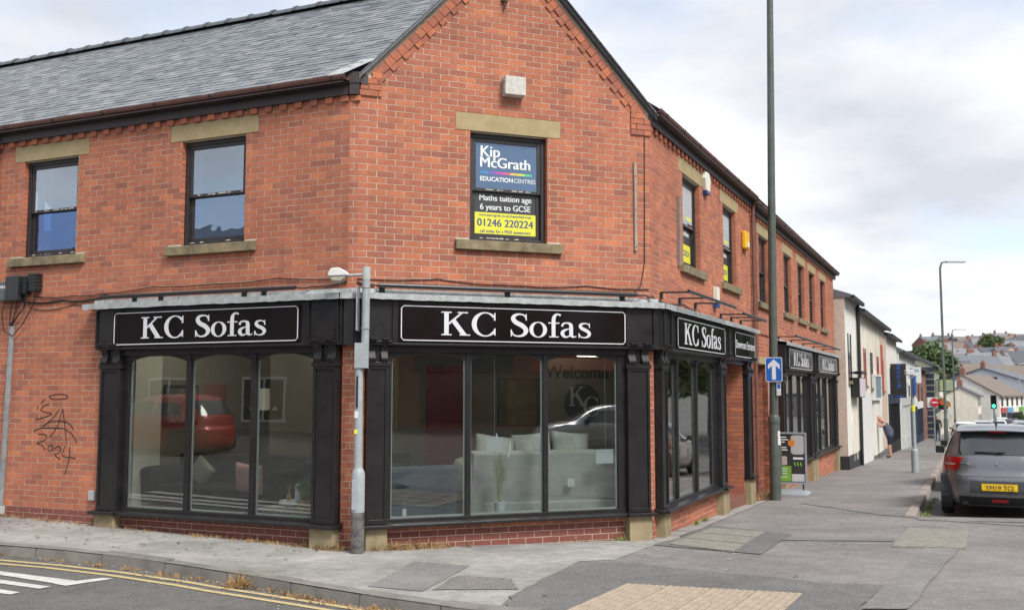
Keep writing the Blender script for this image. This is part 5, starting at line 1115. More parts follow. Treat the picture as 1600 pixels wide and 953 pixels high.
    if detail:
        pan('bumper_recess', lambda a, c: rear((-.47 + .03 * (1 - c) + .06 * c + (.94 - .06 * (1 - c) - .12 * c) * a) * Wd, (.39 + .2 * c) * H, .006), mat('bumper_panel', (.06, .062, .066), .4, .1))
        pan('lower_bumper', lambda a, c: rear((-.72 + 1.44 * a) * Wd, (.2 + .13 * c) * H, .012), m_trim); pan('fog_lamp', lambda a, c: rear((-.12 + .24 * a) * Wd, (.245 + .05 * c) * H, .02), m_tail)
        if plate:
            pl = pan('number_plate', lambda a, c: rear((-.26 + .52 * a), .43 + .111 * c, .02), mat('plate_yellow', (.78, .5, .01), .35, .04)); y_ = rear(.26, .485, .024)[1]
            text(plate, .098, M @ T(0, min(rear(.0, .485, .026)[1], y_) , .487), m_ink, r, name='plate_lettering', off=0, sx=.98)
        # tailgate seam, spoiler, wiper, aerial, badges
        sp_ = MB(); sp_.grid(lambda a, c: ((-.60 + 1.2 * a) * Wd, (.25 + .30 * c + .10 * (2 * a - 1) ** 2) * Ln, (1.385 + .06 * c - .02 * (2 * a - 1) ** 2) * H), 16, 4); sp_.grid(lambda a, c: ((-.60 + 1.2 * a) * Wd, (.25 + .10 * (2 * a - 1) ** 2 + .12 * c) * Ln, (1.385 - .02 * (2 * a - 1) ** 2 - .025 * c) * H), 16, 2); spo = sp_.build('spoiler', paint, r, M, smooth=True)
        pan('brake_lamp', lambda a, c: (.0 + (-.12 + .24 * a), .275 + .02 * (1 - c), 1.352 + .025 * c), m_tail)
        wp = MB(); wp.tube([rear(-.03, 1.02, .03), rear(.1, 1.03, .04), rear(-.34, 1.035, .03)], .012, 6); wp.build('wiper', m_trim, r, M)
        an = MB(); an.tube([(0, .75, 1.475), (0, .68, 1.53), (0, .6, 1.66)], [.02, .008, .004], 6); an.build('aerial', m_trim, r, M)
        bd = MB(); q = rear(0, .845, .006); X = T(q[0], q[1], q[2])
        bd.prism([(-.055, .02), (.0, .055), (.02, .045), (-.015, .018), (.05, -.01), (.055, -.022), (0, -.058), (-.02, -.046), (.015, -.02), (-.052, .008)], -.006, 0, 'y', X=X); bd.build('emblem', mat('chrome', (.6, .6, .62), .15, 0, metal=1.), r, M)
        for x0, x1, z, h in ((-.60, -.42, .835, .022), (.45, .72, .855, .024), (.5, .68, .685 + .08, .018)): pan('badge', lambda a, c: rear(x0 + (x1 - x0) * a, z + h * c, .008), MATS['chrome'] if z > .8 else mat('blue_badge', (.1, .2, .5), .2, 0))
        for z, x in ((.655, .8), ): 
            sm = MB(); sm.tube([rear(-x + 2 * x * i / 20, z + (.0), .0) for i in range(21)], .004, 5); sm.build('tailgate_seam', m_trim, r, M)
        for sg in (-1, 1): sm = MB(); sm.tube([rear(sg * .655, .72, .001), rear(sg * .64, .68, .001), rear(sg * .55, .655, .002)], .004, 5); sm.build('tailgate_seam', m_trim, r, M)
    return r
def paintm(n, c, metal=.4): return mat('paint_' + n, c, .3, .06, 60, metal=metal, coat=.8)
CR = RZ(-24.7)
def car_at(x, y, rot=0, dz=-.108): return T(x, y, zg(x, y) + dz) @ CR @ RZ(rot) @ Matrix.Rotation(-.0245, 4, 'X')
car(car_at(7.77, 16.1), paintm('grey', (.16, .168, .185), .45), 'dark grey hatchback with yellow plate parked at the kerb', 'YM19 TCJ')
car(car_at(*XY(11.3, 4.1)), paintm('silver', (.5, .51, .52), .5), 'pale car parked directly in front of the grey hatchback', sc=(1.03, 1.1, .98), detail=False)
car(car_at(*XY(60, 3.3)), paintm('white', (.75, .75, .76), 0), 'white car half hidden behind the parked cars', sc=(1.03, 1.1, .95), detail=False)
# ---------------------------------------------------------------- people (skinned figures)
def figure(M, J, E, mats, label, regions):
    me = bpy.data.meshes.new('person'); names = list(J); me.from_pydata([J[n][:3] for n in names], [(names.index(a), names.index(c)) for a, c in E], [])
    o = bpy.data.objects.new('person', me); link(o, None, M); md = o.modifiers.new('skin', 'SKIN')
    for i, n in enumerate(names):
        s = me.skin_vertices[0].data[i]; s.radius = J[n][3] if isinstance(J[n][3], tuple) else (J[n][3], J[n][3]); s.use_root = (i == 0)
    md.use_smooth_shade = True; o.modifiers.new('sub', 'SUBSURF').levels = 1
    bpy.context.view_layer.update(); ev = o.evaluated_get(bpy.context.evaluated_depsgraph_get()); m2 = bpy.data.meshes.new_from_object(ev); o.modifiers.clear(); o.data = m2
    for q in mats: m2.materials.append(q)
    for p in m2.polygons: p.material_index = regions(p.center); p.use_smooth = True
    return tag(o, label, 'person')
m_skin = mat('skin', (.5, .27, .2), .6, .08, 9); m_vest = mat('vest_grey_blue', (.07, .085, .12), .9, .2, 12); m_short = mat('shorts_navy', (.018, .022, .05), .9, .2, 12); m_shoe = mat('shoe_black', (.012, .012, .012), .6, .1); m_dcl = mat('dark_coat', (.02, .02, .025), .9, .2)
m_jean = mat('jeans', (.05, .08, .16), .9, .2)
mx_, my_ = XY(29.6, .8); MM = T(mx_, my_, zg(mx_, my_)) @ RZ(65.3 + 90) # local +x faces the wall? x = into wall
J = {'pel': (0, 0, .86, (.21, .2)), 'wst': (.03, 0, 1.05, (.22, .22)), 'chs': (.12, 0, 1.3, (.22, .19)), 'nk': (.26, 0, 1.44, .075), 'hd': (.36, 0, 1.5, .09), 'top': (.40, 0, 1.6, .085),
 'sl': (.16, .2, 1.36, .075), 'el': (.34, .26, 1.22, .052), 'wl': (.46, .1, 1.42, .036), 'hl': (.45, .05, 1.5, .04), 'sr': (.16, -.2, 1.36, .075), 'er': (.34, -.26, 1.22, .052), 'wr': (.46, -.1, 1.42, .036), 'hr': (.45, -.05, 1.5, .04),
 'tl': (0, .1, .78, .115), 'kl': (.03, .11, .46, .075), 'al': (-.01, .11, .09, .045), 'fl': (.14, .12, .045, .045), 'tr': (0, -.1, .78, .115), 'kr': (.05, -.11, .46, .075), 'ar': (.03, -.11, .09, .045), 'fr': (.18, -.12, .045, .045)}
E_ = [('pel', 'wst'), ('wst', 'chs'), ('chs', 'nk'), ('nk', 'hd'), ('hd', 'top'), ('chs', 'sl'), ('sl', 'el'), ('el', 'wl'), ('wl', 'hl'), ('chs', 'sr'), ('sr', 'er'), ('er', 'wr'), ('wr', 'hr'), ('pel', 'tl'), ('tl', 'kl'), ('kl', 'al'), ('al', 'fl'), ('pel', 'tr'), ('tr', 'kr'), ('kr', 'ar'), ('ar', 'fr')]
def reg(c):
    if c.z < .1: return 3
    if c.z < .5: return 0
    if c.z < .9: return 2
    if c.x > .27 or c.z > 1.42 or abs(c.y) > .235: return 0
    return 1
man = figure(MM, J, E_, [m_skin, m_vest, m_short, m_shoe], 'bald man in a grey vest and navy shorts bowing his head at the wall', reg)
# five fingers on each raised hand
for sg in (1, -1):
    h = MB()
    for k in range(4): h.tube([(.45, sg * (.045 - .0), 1.5), (.45 + .02 * (k - 1.5), sg * .035, 1.555 + .006 * (k % 3)), (.43 + .02 * (k - 1.5), sg * .02, 1.6 + .008 * (k % 3))], [.012, .01, .008], 6)
    h.tube([(.44, sg * .05, 1.47), (.40, sg * .06, 1.5), (.385, sg * .055, 1.53)], [.013, .011, .009], 6); h.build('fingers', m_skin, man, MM, smooth=True)
hd = MB(); hd.ball((.385, 0, 1.545), (.105, .082, .125), 16, 12); hd.ball((.37, .085, 1.54), (.018, .01, .03), 8, 6); hd.ball((.37, -.085, 1.54), (.018, .01, .03), 8, 6); hd.ball((.49, 0, 1.5), (.02, .016, .022), 8, 6); hd.build('head', m_skin, man, MM, smooth=True)
wx, wy = XY(60, 1.6); WMx = T(wx, wy, zg(wx, wy)) @ RZ(65.3)
J2 = {'pel': (0, 0, .9, (.16, .13)), 'wst': (0, 0, 1.1, (.16, .13)), 'chs': (0, 0, 1.35, (.19, .14)), 'nk': (.02, 0, 1.5, .06), 'hd': (.03, 0, 1.62, .095), 'top': (.03, 0, 1.72, .08), 'sl': (0, .2, 1.4, .065), 'el': (-.03, .25, 1.12, .05), 'wl': (.05, .24, .88, .035), 'sr': (0, -.2, 1.4, .065), 'er': (.0, -.25, 1.12, .05), 'wr': (.08, -.22, .9, .035), 'tl': (0, .09, .82, .1), 'kl': (.12, .1, .48, .07), 'al': (.1, .1, .09, .045), 'fl': (.24, .1, .05, .045), 'tr': (0, -.09, .82, .1), 'kr': (-.06, -.1, .48, .07), 'ar': (-.22, -.1, .12, .045), 'fr': (-.1, -.1, .05, .045)}
E2 = [e for e in E_ if e[1] not in ('hl', 'hr')]
figure(WMx, J2, E2, [m_skin, m_dcl, m_jean, m_shoe], 'person in a dark coat and jeans walking by the far shops', lambda c: 3 if c.z < .1 else 2 if c.z < .88 else 1 if c.z < 1.5 else (1 if c.z > 1.66 else 0))
# ---------------------------------------------------------------- the row beyond the corner building
m_wht = mat('white_render', (.8, .78, .73), .9, .1, 1.2, .2, 40, col2=(.68, .66, .61), grime=.1); m_crm = mat('cream_render', (.76, .71, .61), .9, .1, 1.2, .2, 40, col2=(.64, .6, .51), grime=.1); m_bei = mat('beige_brick', (.5, .42, .35), .9, .15, 5, .3, 40)
m_grn = mat('sage_render', (.29, .30, .21), .9, .1, 1, .2, 40); m_pnk = mat('salmon_render', (.55, .42, .33), .9, .1, 1.5); m_rbr = mat('far_brick', (.26, .125, .095), .9, .25, 6, col2=(.19, .095, .075)); m_dslate = mat('far_slate', (.13, .14, .16), .7, .2, 1.5); m_brt = mat('brown_tile', (.19, .155, .13), .8, .15, 1, col2=(.15, .12, .1))
m_gl = mat('dark_glass', (.02, .024, .028), .08, .1, spec=.6); m_navy = mat('navy_paint', (.025, .035, .065), .6, .1); m_wd = mat('white_paint', (.7, .7, .69), .6, .06); m_red = mat('red_paint', (.4, .06, .05), .6, .1); m_blu = mat('sky_blue_paint', (.08, .3, .5), .6, .1)
def shop_house(u0, u1, vf, zE, wallm, label, wins=(), rh=1.4, roofm=None, depth=8, shop=None, chim=(), wz=(2.6, 3.9), ww=.8, end=None, door=None, group='shops down the far pavement', plinth=True):
    F = T(*XY(u0, 0), 0) @ RZ(65.3); L = u1 - u0; zb = zuv(u1, 0) - .5; yf = -vf
    r = empty('terraced_shop', F @ T(0, yf, zuv(u0, 0)), label, 'building', group)
    MB().box(0, L, yf, yf + depth, zb, zE).build('wall', wallm, r, F)
    if end: MB().box(-.02, .0, yf + .0, yf + depth, zb, zE).build('end_wall', end, r, F)
    rf_ = MB(); rf_.prism([(yf - .2, zE - .02), (yf - .2, zE + .08), (yf + depth / 2, zE + rh), (yf + depth, zE + .06), (yf + depth, zE - .02)], -.05, L + .05, 'x'); ro_ = rf_.build('roof', roofm or m_dslate, r, F)
    MB().box(-.05, L + .05, yf - .3, yf - .2, zE - .06, zE + .05).build('gutter', m_cable, r, F)
    for c in chim:
        q = MB(); q.box(c - .45, c + .45, yf + depth / 2 - .3, yf + depth / 2 + .3, zE + rh - .5, zE + rh + 1.0); ch = q.build('chimney', m_rbr, ro_, F)
        for k in (-.25, .1): MB().tube([(c + k, yf + depth / 2, zE + rh + 1), (c + k, yf + depth / 2, zE + rh + 1.35)], [.12, .1], 8).build('chimney_pot', mat('terracotta', (.26, .12, .08), .8, .2), ch, F)
    for w in wins:
        x, wm = (w, m_frame) if not isinstance(w, tuple) else w; z0 = zuv(u0 + x, 0) + wz[0]; z1 = z0 + wz[1] - wz[0]
        o = MB().box(x - ww / 2, x + ww / 2, yf - .012, yf + .02, z0, z1).build('window', m_gl, r, F)
        f = MB(); f.box(x - ww / 2 - .05, x - ww / 2, yf - .03, yf + .02, z0, z1); f.box(x + ww / 2, x + ww / 2 + .05, yf - .03, yf + .02, z0, z1); f.box(x - ww / 2, x + ww / 2, yf - .025, yf + .02, (z0 + z1) / 2 - .03, (z0 + z1) / 2 + .03); f.build('frame', wm, o, F)
        MB().box(x - ww / 2 - .1, x + ww / 2 + .1, yf - .09, yf + .02, z0 - .1, z0).build('sill', m_stone_d, o, F)
    if shop:
        for (a, c, fm, bm2, nm) in shop:
            z0 = zuv(u0 + (a + c) / 2, 0); MB().box(a, c, yf - .12, yf, z0 + 2.3, z0 + 2.75).build('fascia', fm, r, F); MB().box(a + .1, c - .1, yf - .04, yf + .01, z0 + .55, z0 + 2.3).build('shop_window', m_gl if nm == 'glass' else m_wd, r, F)
            n = max(2, int((c - a) / 1.1))
            for k in range(n + 1): x = a + .05 + (c - a - .1) * k / n; MB().box(x - .06, x + .06, yf - .09, yf, z0 - .2, z0 + 2.3).build('post', bm2, r, F)
            MB().box(a, c, yf - .07, yf + .01, z0 - .3, z0 + .54).build('stall_riser', bm2, r, F)
    return r, F, yf
r, F, yf = shop_house(19.62, 22.9, .3, 4.84, m_wht, 'white painted end house beside the brick building', wins=(1.0,), ww=.75, wz=(2.75, 4.25), rh=1.5, chim=(.5,), end=m_bei)
MB().box(-.05, 3.3, yf - .03, yf, -1.2, -.32 + .25).build('plinth', mat('black_plinth', (.03, .03, .035), .7, .1), r, F); MB().box(-.05, -.02, yf - .02, yf + 8, -1.2, -.07).build('plinth', MATS['black_plinth'], r, F)
for i in range(6): MB().box(1.35 + i * .22, 1.55 + i * .22, yf - .03, yf + .0, -.3, 2.05).build('shutter_board', m_crm, r, F)
sx = empty('light_box_sign', F @ T(2.0, yf - .4, 1.9), 'pale pink light box sign on the white end house', 'sign'); MB().box(1.1, 2.9, yf - .28, yf - .02, 1.72, 2.35).build('casing', m_cable, sx, F); MB().box(1.12, 2.88, yf - .3, yf - .279, 1.74, 2.33).build('face', mat('pale_pink', (.62, .55, .6), .5, .12, 9), sx, F)
for xi, x in enumerate((1.3, 2.0, 2.7)): k = MB(); k.tube([(x, yf, 2.5), (x, yf - .3, 2.55), (x, yf - .35, 2.45)], .03, 6); tag(k.build('sign_spotlight', m_cable, None, F), ('first', 'middle', 'last')[xi] + ' black spotlight over the pale pink light box', 'lamp', 'spotlights over the light box')
k = MB(); k.tube([(3.25, yf - .08, -.6), (3.25, yf - .08, 4.85)], .06, 8); k.build('downpipe', m_cable, r, F)
r, F, yf = shop_house(22.92, 35.2, .3, 4.66, m_crm, 'long cream rendered house where the bald man stands', wins=((2.6, m_red), 5.2, (8.0, m_red), (10.4, m_red)), ww=.7, wz=(2.75, 4.1), rh=1.5)
for i in range(14): MB().box(.3 + i * .3, .58 + i * .3, yf - .03, yf, -.75, 1.9).build('shutter_board', m_wd, r, F)
MB().box(5.4, 9.2, yf - .04, yf, -.9, 1.6).build('shop_window', m_wht, r, F); q = MB(); q.box(5.2, 8.0, yf - .12, yf - .01, 1.65, 2.5); q.build('sign_panel', mat('grey_blue_sign', (.2, .27, .32), .5, .2, 8), r, F); q = MB()
for a, c, d, e in ((5.1, 8.1, 2.5, 2.58), (5.1, 8.1, 1.57, 1.65), (5.1, 5.2, 1.65, 2.5), (8.0, 8.1, 1.65, 2.5)): q.box(a, c, yf - .15, yf - .01, d, e)
q.build('sign_frame', m_wd, r, F); MB().box(9.3, 12.25, yf - .012, yf, -1.2, 4.3).build('salmon_panel', m_pnk, r, F); MB().box(9.6, 10.5, yf - .03, yf, 1.9, 3.9).build('red_panel', m_red, r, F); MB().box(5.3, 12.2, yf - .05, yf, -1.4, -.55).build('plinth', mat('grey_plinth', (.13, .13, .135), .8, .2), r, F)
r, F, yf = shop_house(35.25, 42, .35, 4.45, m_wht, 'white house with black shopfront behind the dark hanging sign', wins=(2, 4.8), rh=1.2, shop=[(.2, 6.5, m_navy, m_cable, 'glass')])
hs = empty('hanging_sign', T(*XY(37.2, .4), 0), 'dark projecting sign with blue vertical letters', 'sign'); HM = T(*XY(37.2, .72), 0) @ RZ(-24.7)
MB().box(-.35, .32, -.08, .08, 1.62, 3.2).build('panel', mat('sign_dark', (.022, .022, .026), .4, .1), hs, HM); MB().box(-.55, -.35, -.03, .03, 2.9, 2.95).box(-.55, -.35, -.03, .03, 1.85, 1.9).build('bracket', m_cable, hs, HM)
for i, c in enumerate('Zunid'): text(c, .27, HM @ T(0, -.085, 3.05 - i * .22), mat('sign_blue_ink', (.01, .12, .6), .4, 0), hs, off=.004)
MB().box(-.2, .2, -.086, -.081, 1.68, 1.72).build('print_line', MATS['sign_blue_ink'], hs, HM)
r, F, yf = shop_house(42.05, 58, .45, 3.95, m_wd, 'bright white shop with blue painted lettering', wins=(3, 8, 13), rh=1.1, shop=[(.3, 7, m_wgrey, m_wgrey, 'white'), (8, 15, m_wd, m_navy, 'white')], wz=(2.5, 3.5))
k = empty('painted_sign', T(*XY(48.5, .9), 0), 'white panel with blue lettering facing up the street', 'sign'); KM = T(*XY(48.5, .9), 0) @ RZ(-24.7); MB().box(-.62, .3, -.04, .04, 2.4, 3.3).build('panel', m_wd, k, KM); text('ORDER', .22, KM @ T(-.15, -.045, 3.08), m_blu, k, sx=1.0, off=.003); text('SALE', .22, KM @ T(-.15, -.045, 2.72), m_blu, k, off=.003)
r, F, yf = shop_house(58.1, 74.8, .4, 3.5, m_rbr, 'brown brick shop with tall chimneys past the white shop', wins=(4, 9), rh=2.0, chim=(4, 12), shop=[(.3, 8, m_wd, m_navy, 'glass')])
# the sage green gable with dark quoins
GF = T(*XY(75, 0), 0) @ RZ(65.3); gr = empty('gabled_shop', GF, 'sage green gabled shop with dark blue quoins', 'building')
w = MB(); w.prism([(-1.0, -3), (9, -3), (9, 4.1), (4, 6.6), (-1.0, 4.1)], 0, 14, 'x'); w.build('wall', m_grn, gr, GF)
w = MB(); w.prism([(-1.35, 4.02), (4, 6.75), (9.3, 4.02), (9.3, 3.9), (4, 6.6), (-1.35, 3.88)], -.1, 14.1, 'x'); w.build('roof', m_dslate, gr, GF)
for i in range(12): MB().box(-.02, .2, -1.03, -.45 + (.45 if i % 2 else 0), -2 + i * .5, -1.62 + i * .5).build('quoin', m_navy, gr, GF)
MB().box(.3, 13, -1.08, -1.0, -.3 + .5, .5).build('fascia', m_navy, gr, GF); MB().box(.5, 12.5, -1.04, -.99, -1.6, .1).build('shop_window', m_gl, gr, GF)
for x in (3, 7, 11): MB().box(x - .5, x + .5, -1.04, -.99, 1.2, 2.8).build('window', m_gl, gr, GF)
tw = empty('sage_tower', T(*XY(66, 0), 0), 'tall sage green chimney wall rising above the brown brick shop', 'building'); TF = T(*XY(66, 0), 0) @ RZ(65.3); MB().box(0, 3, 2.5, 4.6, 2, 6.2).build('wall', m_grn, tw, TF); MB().box(-.05, 3.05, 2.45, 4.65, 6.2, 6.3).build('coping', m_stone_d, tw, TF); MB().box(1, 1.7, 3.8, 4.4, 6.3, 7.3).build('chimney', m_rbr, tw, TF)
r, F, yf = shop_house(89.3, 112, .8, 3.0, m_crm, 'cream terrace with hanging baskets beyond the sage gable', wins=(3, 7, 11, 15, 19), rh=2.0, shop=[(.5, 7, m_navy, m_crm, 'glass'), (8, 14, m_wd, m_crm, 'glass'), (15, 21, m_red, m_wd, 'glass')], chim=(5, 16))
r, F, yf = shop_house(112.2, 130, .8, 2.3, m_wht, 'white terrace at the far end of the straight row', wins=(3, 7, 11, 15), rh=2.0, shop=[(.5, 8, m_red, m_wd, 'glass'), (9, 16, m_blu, m_wd, 'glass')], chim=(9,))
ps = empty('pub_sign', T(*XY(80, 2.2), 0), 'framed picture sign on a bracket before the cream terrace', 'sign'); PF = T(*XY(80, 1.7), 0) @ RZ(-24.7); MB().box(-.5, .7, -.05, .05, 1.9, 3.0).build('frame', m_navy, ps, PF); MB().box(-.42, .62, -.07, -.051, 1.98, 2.92).build('picture', mat('sign_picture', (.25, .4, .42), .5, .5, 3, col2=(.55, .5, .12)), ps, PF); MB().box(-.9, -.4, -.03, .03, 2.85, 2.95).build('bracket', m_cable, ps, PF)
for i, (u, v, z) in enumerate(((70, 1.4, .9), (80, 1.55, .6), (88, 1.4, .5))):
    x, y = XY(u, v); hb = empty('hanging_basket', T(x, y, z), ('hanging flower basket before the brown brick shop', 'hanging flower basket beside the picture sign', 'hanging flower basket at the sage gable end')[i], 'flowers', 'hanging baskets along the shops'); q = MB(); q.ball((x, y, z), (.35, .35, .25), 10, 6); q.build('basket', mat('moss', (.07, .05, .025), .9, .3, 9), hb, T(0, 0, 0)); q = MB(); rn = random.Random(i)
    for _ in range(120): a, b2 = rn.uniform(0, 6.28), rn.random(); c = Vector((x + .5 * b2 * math.cos(a), y + .5 * b2 * math.sin(a), z + .1 + rn.uniform(0, .35))); s = .07; q.face([c + Vector((-s, 0, -s)), c + Vector((s, rn.uniform(-s, s), -s)), c + Vector((s, 0, s)), c + Vector((-s, rn.uniform(-s, s), s))], rn.randint(0, 2))
    q.build('flowers', [mat('petal_red', (.5, .03, .03), .7, .2), mat('petal_orange', (.6, .2, .03), .7, .2), mat('leaf_mid', (.06, .13, .03), .7, .2)], hb, T(0, 0, 0))
# houses round the bend and up the hill
def P_(px, Y): return (px - 800) / 1560 * Y, Y
def house(px, Y, rot, w, d, h, rh, wm, rm, label, name='house', group='houses on the far hillside', chim=1, wins=2, zoff=0, gw=None):
    x, y = P_(px, Y); z = zg(x, y) - .2 + zoff; M = T(x, y, z) @ RZ(rot); r = empty(name, M, label, 'house', group)
    b = MB(); b.prism([(-d / 2, -3), (d / 2, -3), (d / 2, h), (0, h + rh), (-d / 2, h)], -w / 2, w / 2, 'x'); b.build('wall', wm, r, M)
    b = MB(); e = .35; sl = rh / (d / 2); b.prism([(-d / 2 - e, h - e * sl), (0, h + rh), (d / 2 + e, h - e * sl), (d / 2 + e, h - e * sl + .22), (0, h + rh + .24), (-d / 2 - e, h - e * sl + .22)], -w / 2 - .15, w / 2 + .15, 'x'); ro = b.build('roof', rm, r, M)
    for k in range(chim):
        cx = -w / 2 + .5 if k == 0 else w / 2 - .5; q = MB(); q.box(cx - .4, cx + .4, -.3, .3, h + rh - .6, h + rh + 1.0); c = q.build('chimney', m_rbr, ro, M); q = MB()
        for j in (-.3, .05, .35): q.tube([(cx + j * .8, 0, h + rh + 1.0), (cx + j * .8, 0, h + rh + 1.35)], [.11, .09], 7)
        q.build('chimney_pot', MATS['terracotta'], c, M)
    n = wins
    for k in range(n):
        for fl in ((.9, 2.3), (3.3, 4.6)) if h > 4 else ((.9, 2.3),):
            cx = -w / 2 + w * (k + .5) / n; o = MB().box(cx - .5, cx + .5, -d / 2 - .04, -d / 2 + .05, fl[0], fl[1]).build('window', m_gl, r, M); MB().box(cx - .6, cx + .6, -d / 2 - .08, -d / 2, fl[0] - .12, fl[0]).build('sill', m_wd, o, M)
    if gw:
        for gy2 in gw: MB().box(-w / 2 - .04, -w / 2 + .05, gy2 - .5, gy2 + .5, h - .2, h + .9).build('window', m_gl, r, M)
    return r, M
house(1500, 128, 62, 7, 4, 4.6, 1.0, m_crm, m_dslate, 'cream shop at the start of the bend', group='buildings round the bend', wins=3)
rB, MB_ = house(1523, 140, 52, 15, 9, 4.7, 2.6, m_wht, m_brt, 'long white shop row under a brown tiled roof at the bend', group='buildings round the bend', chim=1, wins=5)
for k, (c, mt) in enumerate(((-5.5, m_red), (-2, m_blu), (1.6, m_crm), (5, mat('shop_green', (.12, .3, .06), .6, .1)))): MB().box(c - 1.5, c + 1.5, -4.66, -4.5, 2.45, 3.1).build('fascia', mt, rB, MB_); MB().box(c - 1.3, c + 1.3, -4.62, -4.5, .3, 2.4).build('shop_window', m_gl, rB, MB_)
house(1546, 158, 48, 8, 13, 6.6, 2.2, mat('pale_grey_render', (.5, .52, .56), .9, .08), m_dslate, 'tall pale grey gabled house behind the brown roof', group='buildings round the bend', gw=(-1.6, .6), wins=3)
house(1640, 175, 6, 34, 16, 4.5, 4.6, mat('hall_wall', (.07, .065, .07), .9, .2), m_brt, 'large low hall with a wide brown roof on the right', name='hall', group='buildings round the bend', chim=0, wins=6)
bx_, by_ = P_(1592, 150); bz_ = zg(bx_, by_); AM = T(bx_, by_, bz_) @ RZ(-20); aw = empty('brick_archway', AM, 'red brick wall with an arched opening below the wide brown roof', 'archway')
b = MB(); n = 14
for i in range(n):
    a0, a1 = math.pi * i / n, math.pi * (i + 1) / n; b.prism([(1.6 * math.cos(a0), 1.6 + 1.6 * math.sin(a0)), (1.6 * math.cos(a1), 1.6 + 1.6 * math.sin(a1)), (2.5 * math.cos(a1), 1.6 + 2.4 * math.sin(a1)), (2.5 * math.cos(a0), 1.6 + 2.4 * math.sin(a0))], -.3, .3, 'y')
b.build('arch', m_rbr, aw, AM); b = MB(); b.box(-2.5, -1.6, -.3, .3, -1, 1.6).box(1.6, 2.5, -.3, .3, -1, 1.6); b.build('pier', m_rbr, aw, AM); MB().box(-9, -2.5, -.2, .2, -1, 1.2).build('wall', m_rbr, aw, AM)
rn = random.Random(11); looks = [('red brick', m_rbr), ('white', m_wht), ('buff', m_pnk), ('brown brick', mat('brown_brick', (.22, .1, .075), .9, .2, 4))]; roofs = [('slate', m_dslate), ('grey', mat('grey_tile', (.19, .195, .21), .8, .15, 1)), ('brown tiled', m_brt), ('dark slate', mat('dark_tile', (.09, .095, .11), .8, .15, 1))]
k = 0
rows_ = [(205, 1484, 1600, 21), (235, 1470, 1610, 23), (270, 1478, 1610, 19), (310, 1460, 1610, 19), (350, 1480, 1610, 17), (395, 1450, 1610, 17)]
for ri_, (Y, a, c, st) in enumerate(rows_):
    px = a
    while px < c:
        if not (px > 1545 and Y < 215):
            lw, rw = rn.choice(looks), rn.choice(roofs); pos = ('lowest', 'second', 'third', 'fourth', 'fifth', 'topmost')[ri_]
            house(px + rn.uniform(-4, 4), Y + rn.uniform(-9, 9), rn.choice((0, 8, -14, 80, 20)), rn.uniform(8, 12), rn.uniform(7.5, 9), rn.uniform(4.6, 5.4), rn.uniform(2.4, 3.4), lw[1], rw[1], '%s house, %s roof, %s hillside row, %s from the lamps' % (lw[0], rw[0], pos, ORD[int(round((px - a) / st))]), chim=rn.choice((0, 1, 1, 2)))
        px += st
# ---------------------------------------------------------------- trees
m_bark = mat('bark', (.09, .07, .055), .95, .3, 6, .6, 30)
leafm = [mat('leaf_dark', (.05, .085, .035), .8, .25, 3), mat('leaf_mid_green', (.085, .135, .05), .8, .25, 3), mat('leaf_light', (.14, .19, .075), .8, .25, 3)]
def tree_mesh(seed, R, H, n, leaf):
    rn = random.Random(seed); t = MB(); t.tube([(0, 0, -1), (.05 * R, 0, H * .3), (0, .06 * R, H * .62), (.02, 0, H * .85)], [.06 * R + .1, .05 * R + .06, .03 * R + .03, .02], 8)
    for k in range(7):
        a = k * .9 + rn.random(); z = H * rn.uniform(.28, .6); t.tube([(0, 0, z), (R * .35 * math.cos(a), R * .35 * math.sin(a), z + H * .12), (R * .7 * math.cos(a), R * .7 * math.sin(a), z + H * .2)], [.03 * R, .02 * R, .006 * R], 6)
    c = MB(); lobes = [(0, 0, H * .68, .8)] + [(R * .55 * math.cos(a), R * .55 * math.sin(a), H * rn.uniform(.5, .8), rn.uniform(.38, .55)) for a in [i * .8 + rn.uniform(-.2, .2) for i in range(8)]] + [(rn.uniform(-.3, .3) * R, rn.uniform(-.3, .3) * R, H * .9, .4)]
    for _ in range(n):
        l = rn.choice(lobes); v = Vector((rn.gauss(0, 1), rn.gauss(0, 1), rn.gauss(0, 1))).normalized() * rn.uniform(.55, 1.03) ** .5
        p = Vector((l[0], l[1], l[2])) + Vector((v.x * R * l[3], v.y * R * l[3], v.z * H * .33 * l[3])); mi = rn.choice((0, 1, 1, 2))
        for q in range(3):
            s = leaf * rn.uniform(.6, 1.3); o = p + Vector((rn.gauss(0, 1), rn.gauss(0, 1), rn.gauss(0, 1))) * leaf * .9; e = Vector((rn.gauss(0, 1), rn.gauss(0, 1), rn.gauss(0, .6))).normalized(); g = e.cross(Vector((rn.gauss(0, 1), rn.gauss(0, 1), rn.gauss(0, 1)))).normalized()
            c.face([o - e * s, o + g * s * .5, o + e * s, o - g * s * .5], mi)
    return t.mesh('trunk', m_bark), c.mesh('crown', leafm)
tm = [tree_mesh(1, 4.2, 10, 2600, .42), tree_mesh(2, 3.6, 9, 2200, .4)]
def tree(x, y, s, k, label, rot=0, group='trees', dz=0, sz=1):
    M = T(x, y, zg(x, y) + dz) @ RZ(rot) @ Matrix.Diagonal((s, s, s * sz, 1)); r = empty('tree', M, label, 'tree', group)
    link(bpy.data.objects.new('trunk', tm[k][0]), r, M); link(bpy.data.objects.new('crown', tm[k][1]), r, M)
tree(*P_(1445, 150), .95, 0, 'dark green tree rising behind the sage gable', 10, 'trees in the distance', 2.3); tree(*P_(1428, 165), .72, 1, 'smaller tree behind the brown chimney', 70, 'trees in the distance', 4.6)
tree(*P_(1548, 300), .95, 1, 'round dark tree on the skyline', 33, 'trees in the distance', 3.5, .8); tree(*P_(1575, 305), .8, 0, 'pale green tree on the skyline right of the round one', 80, 'trees in the distance', 1.5, .7)
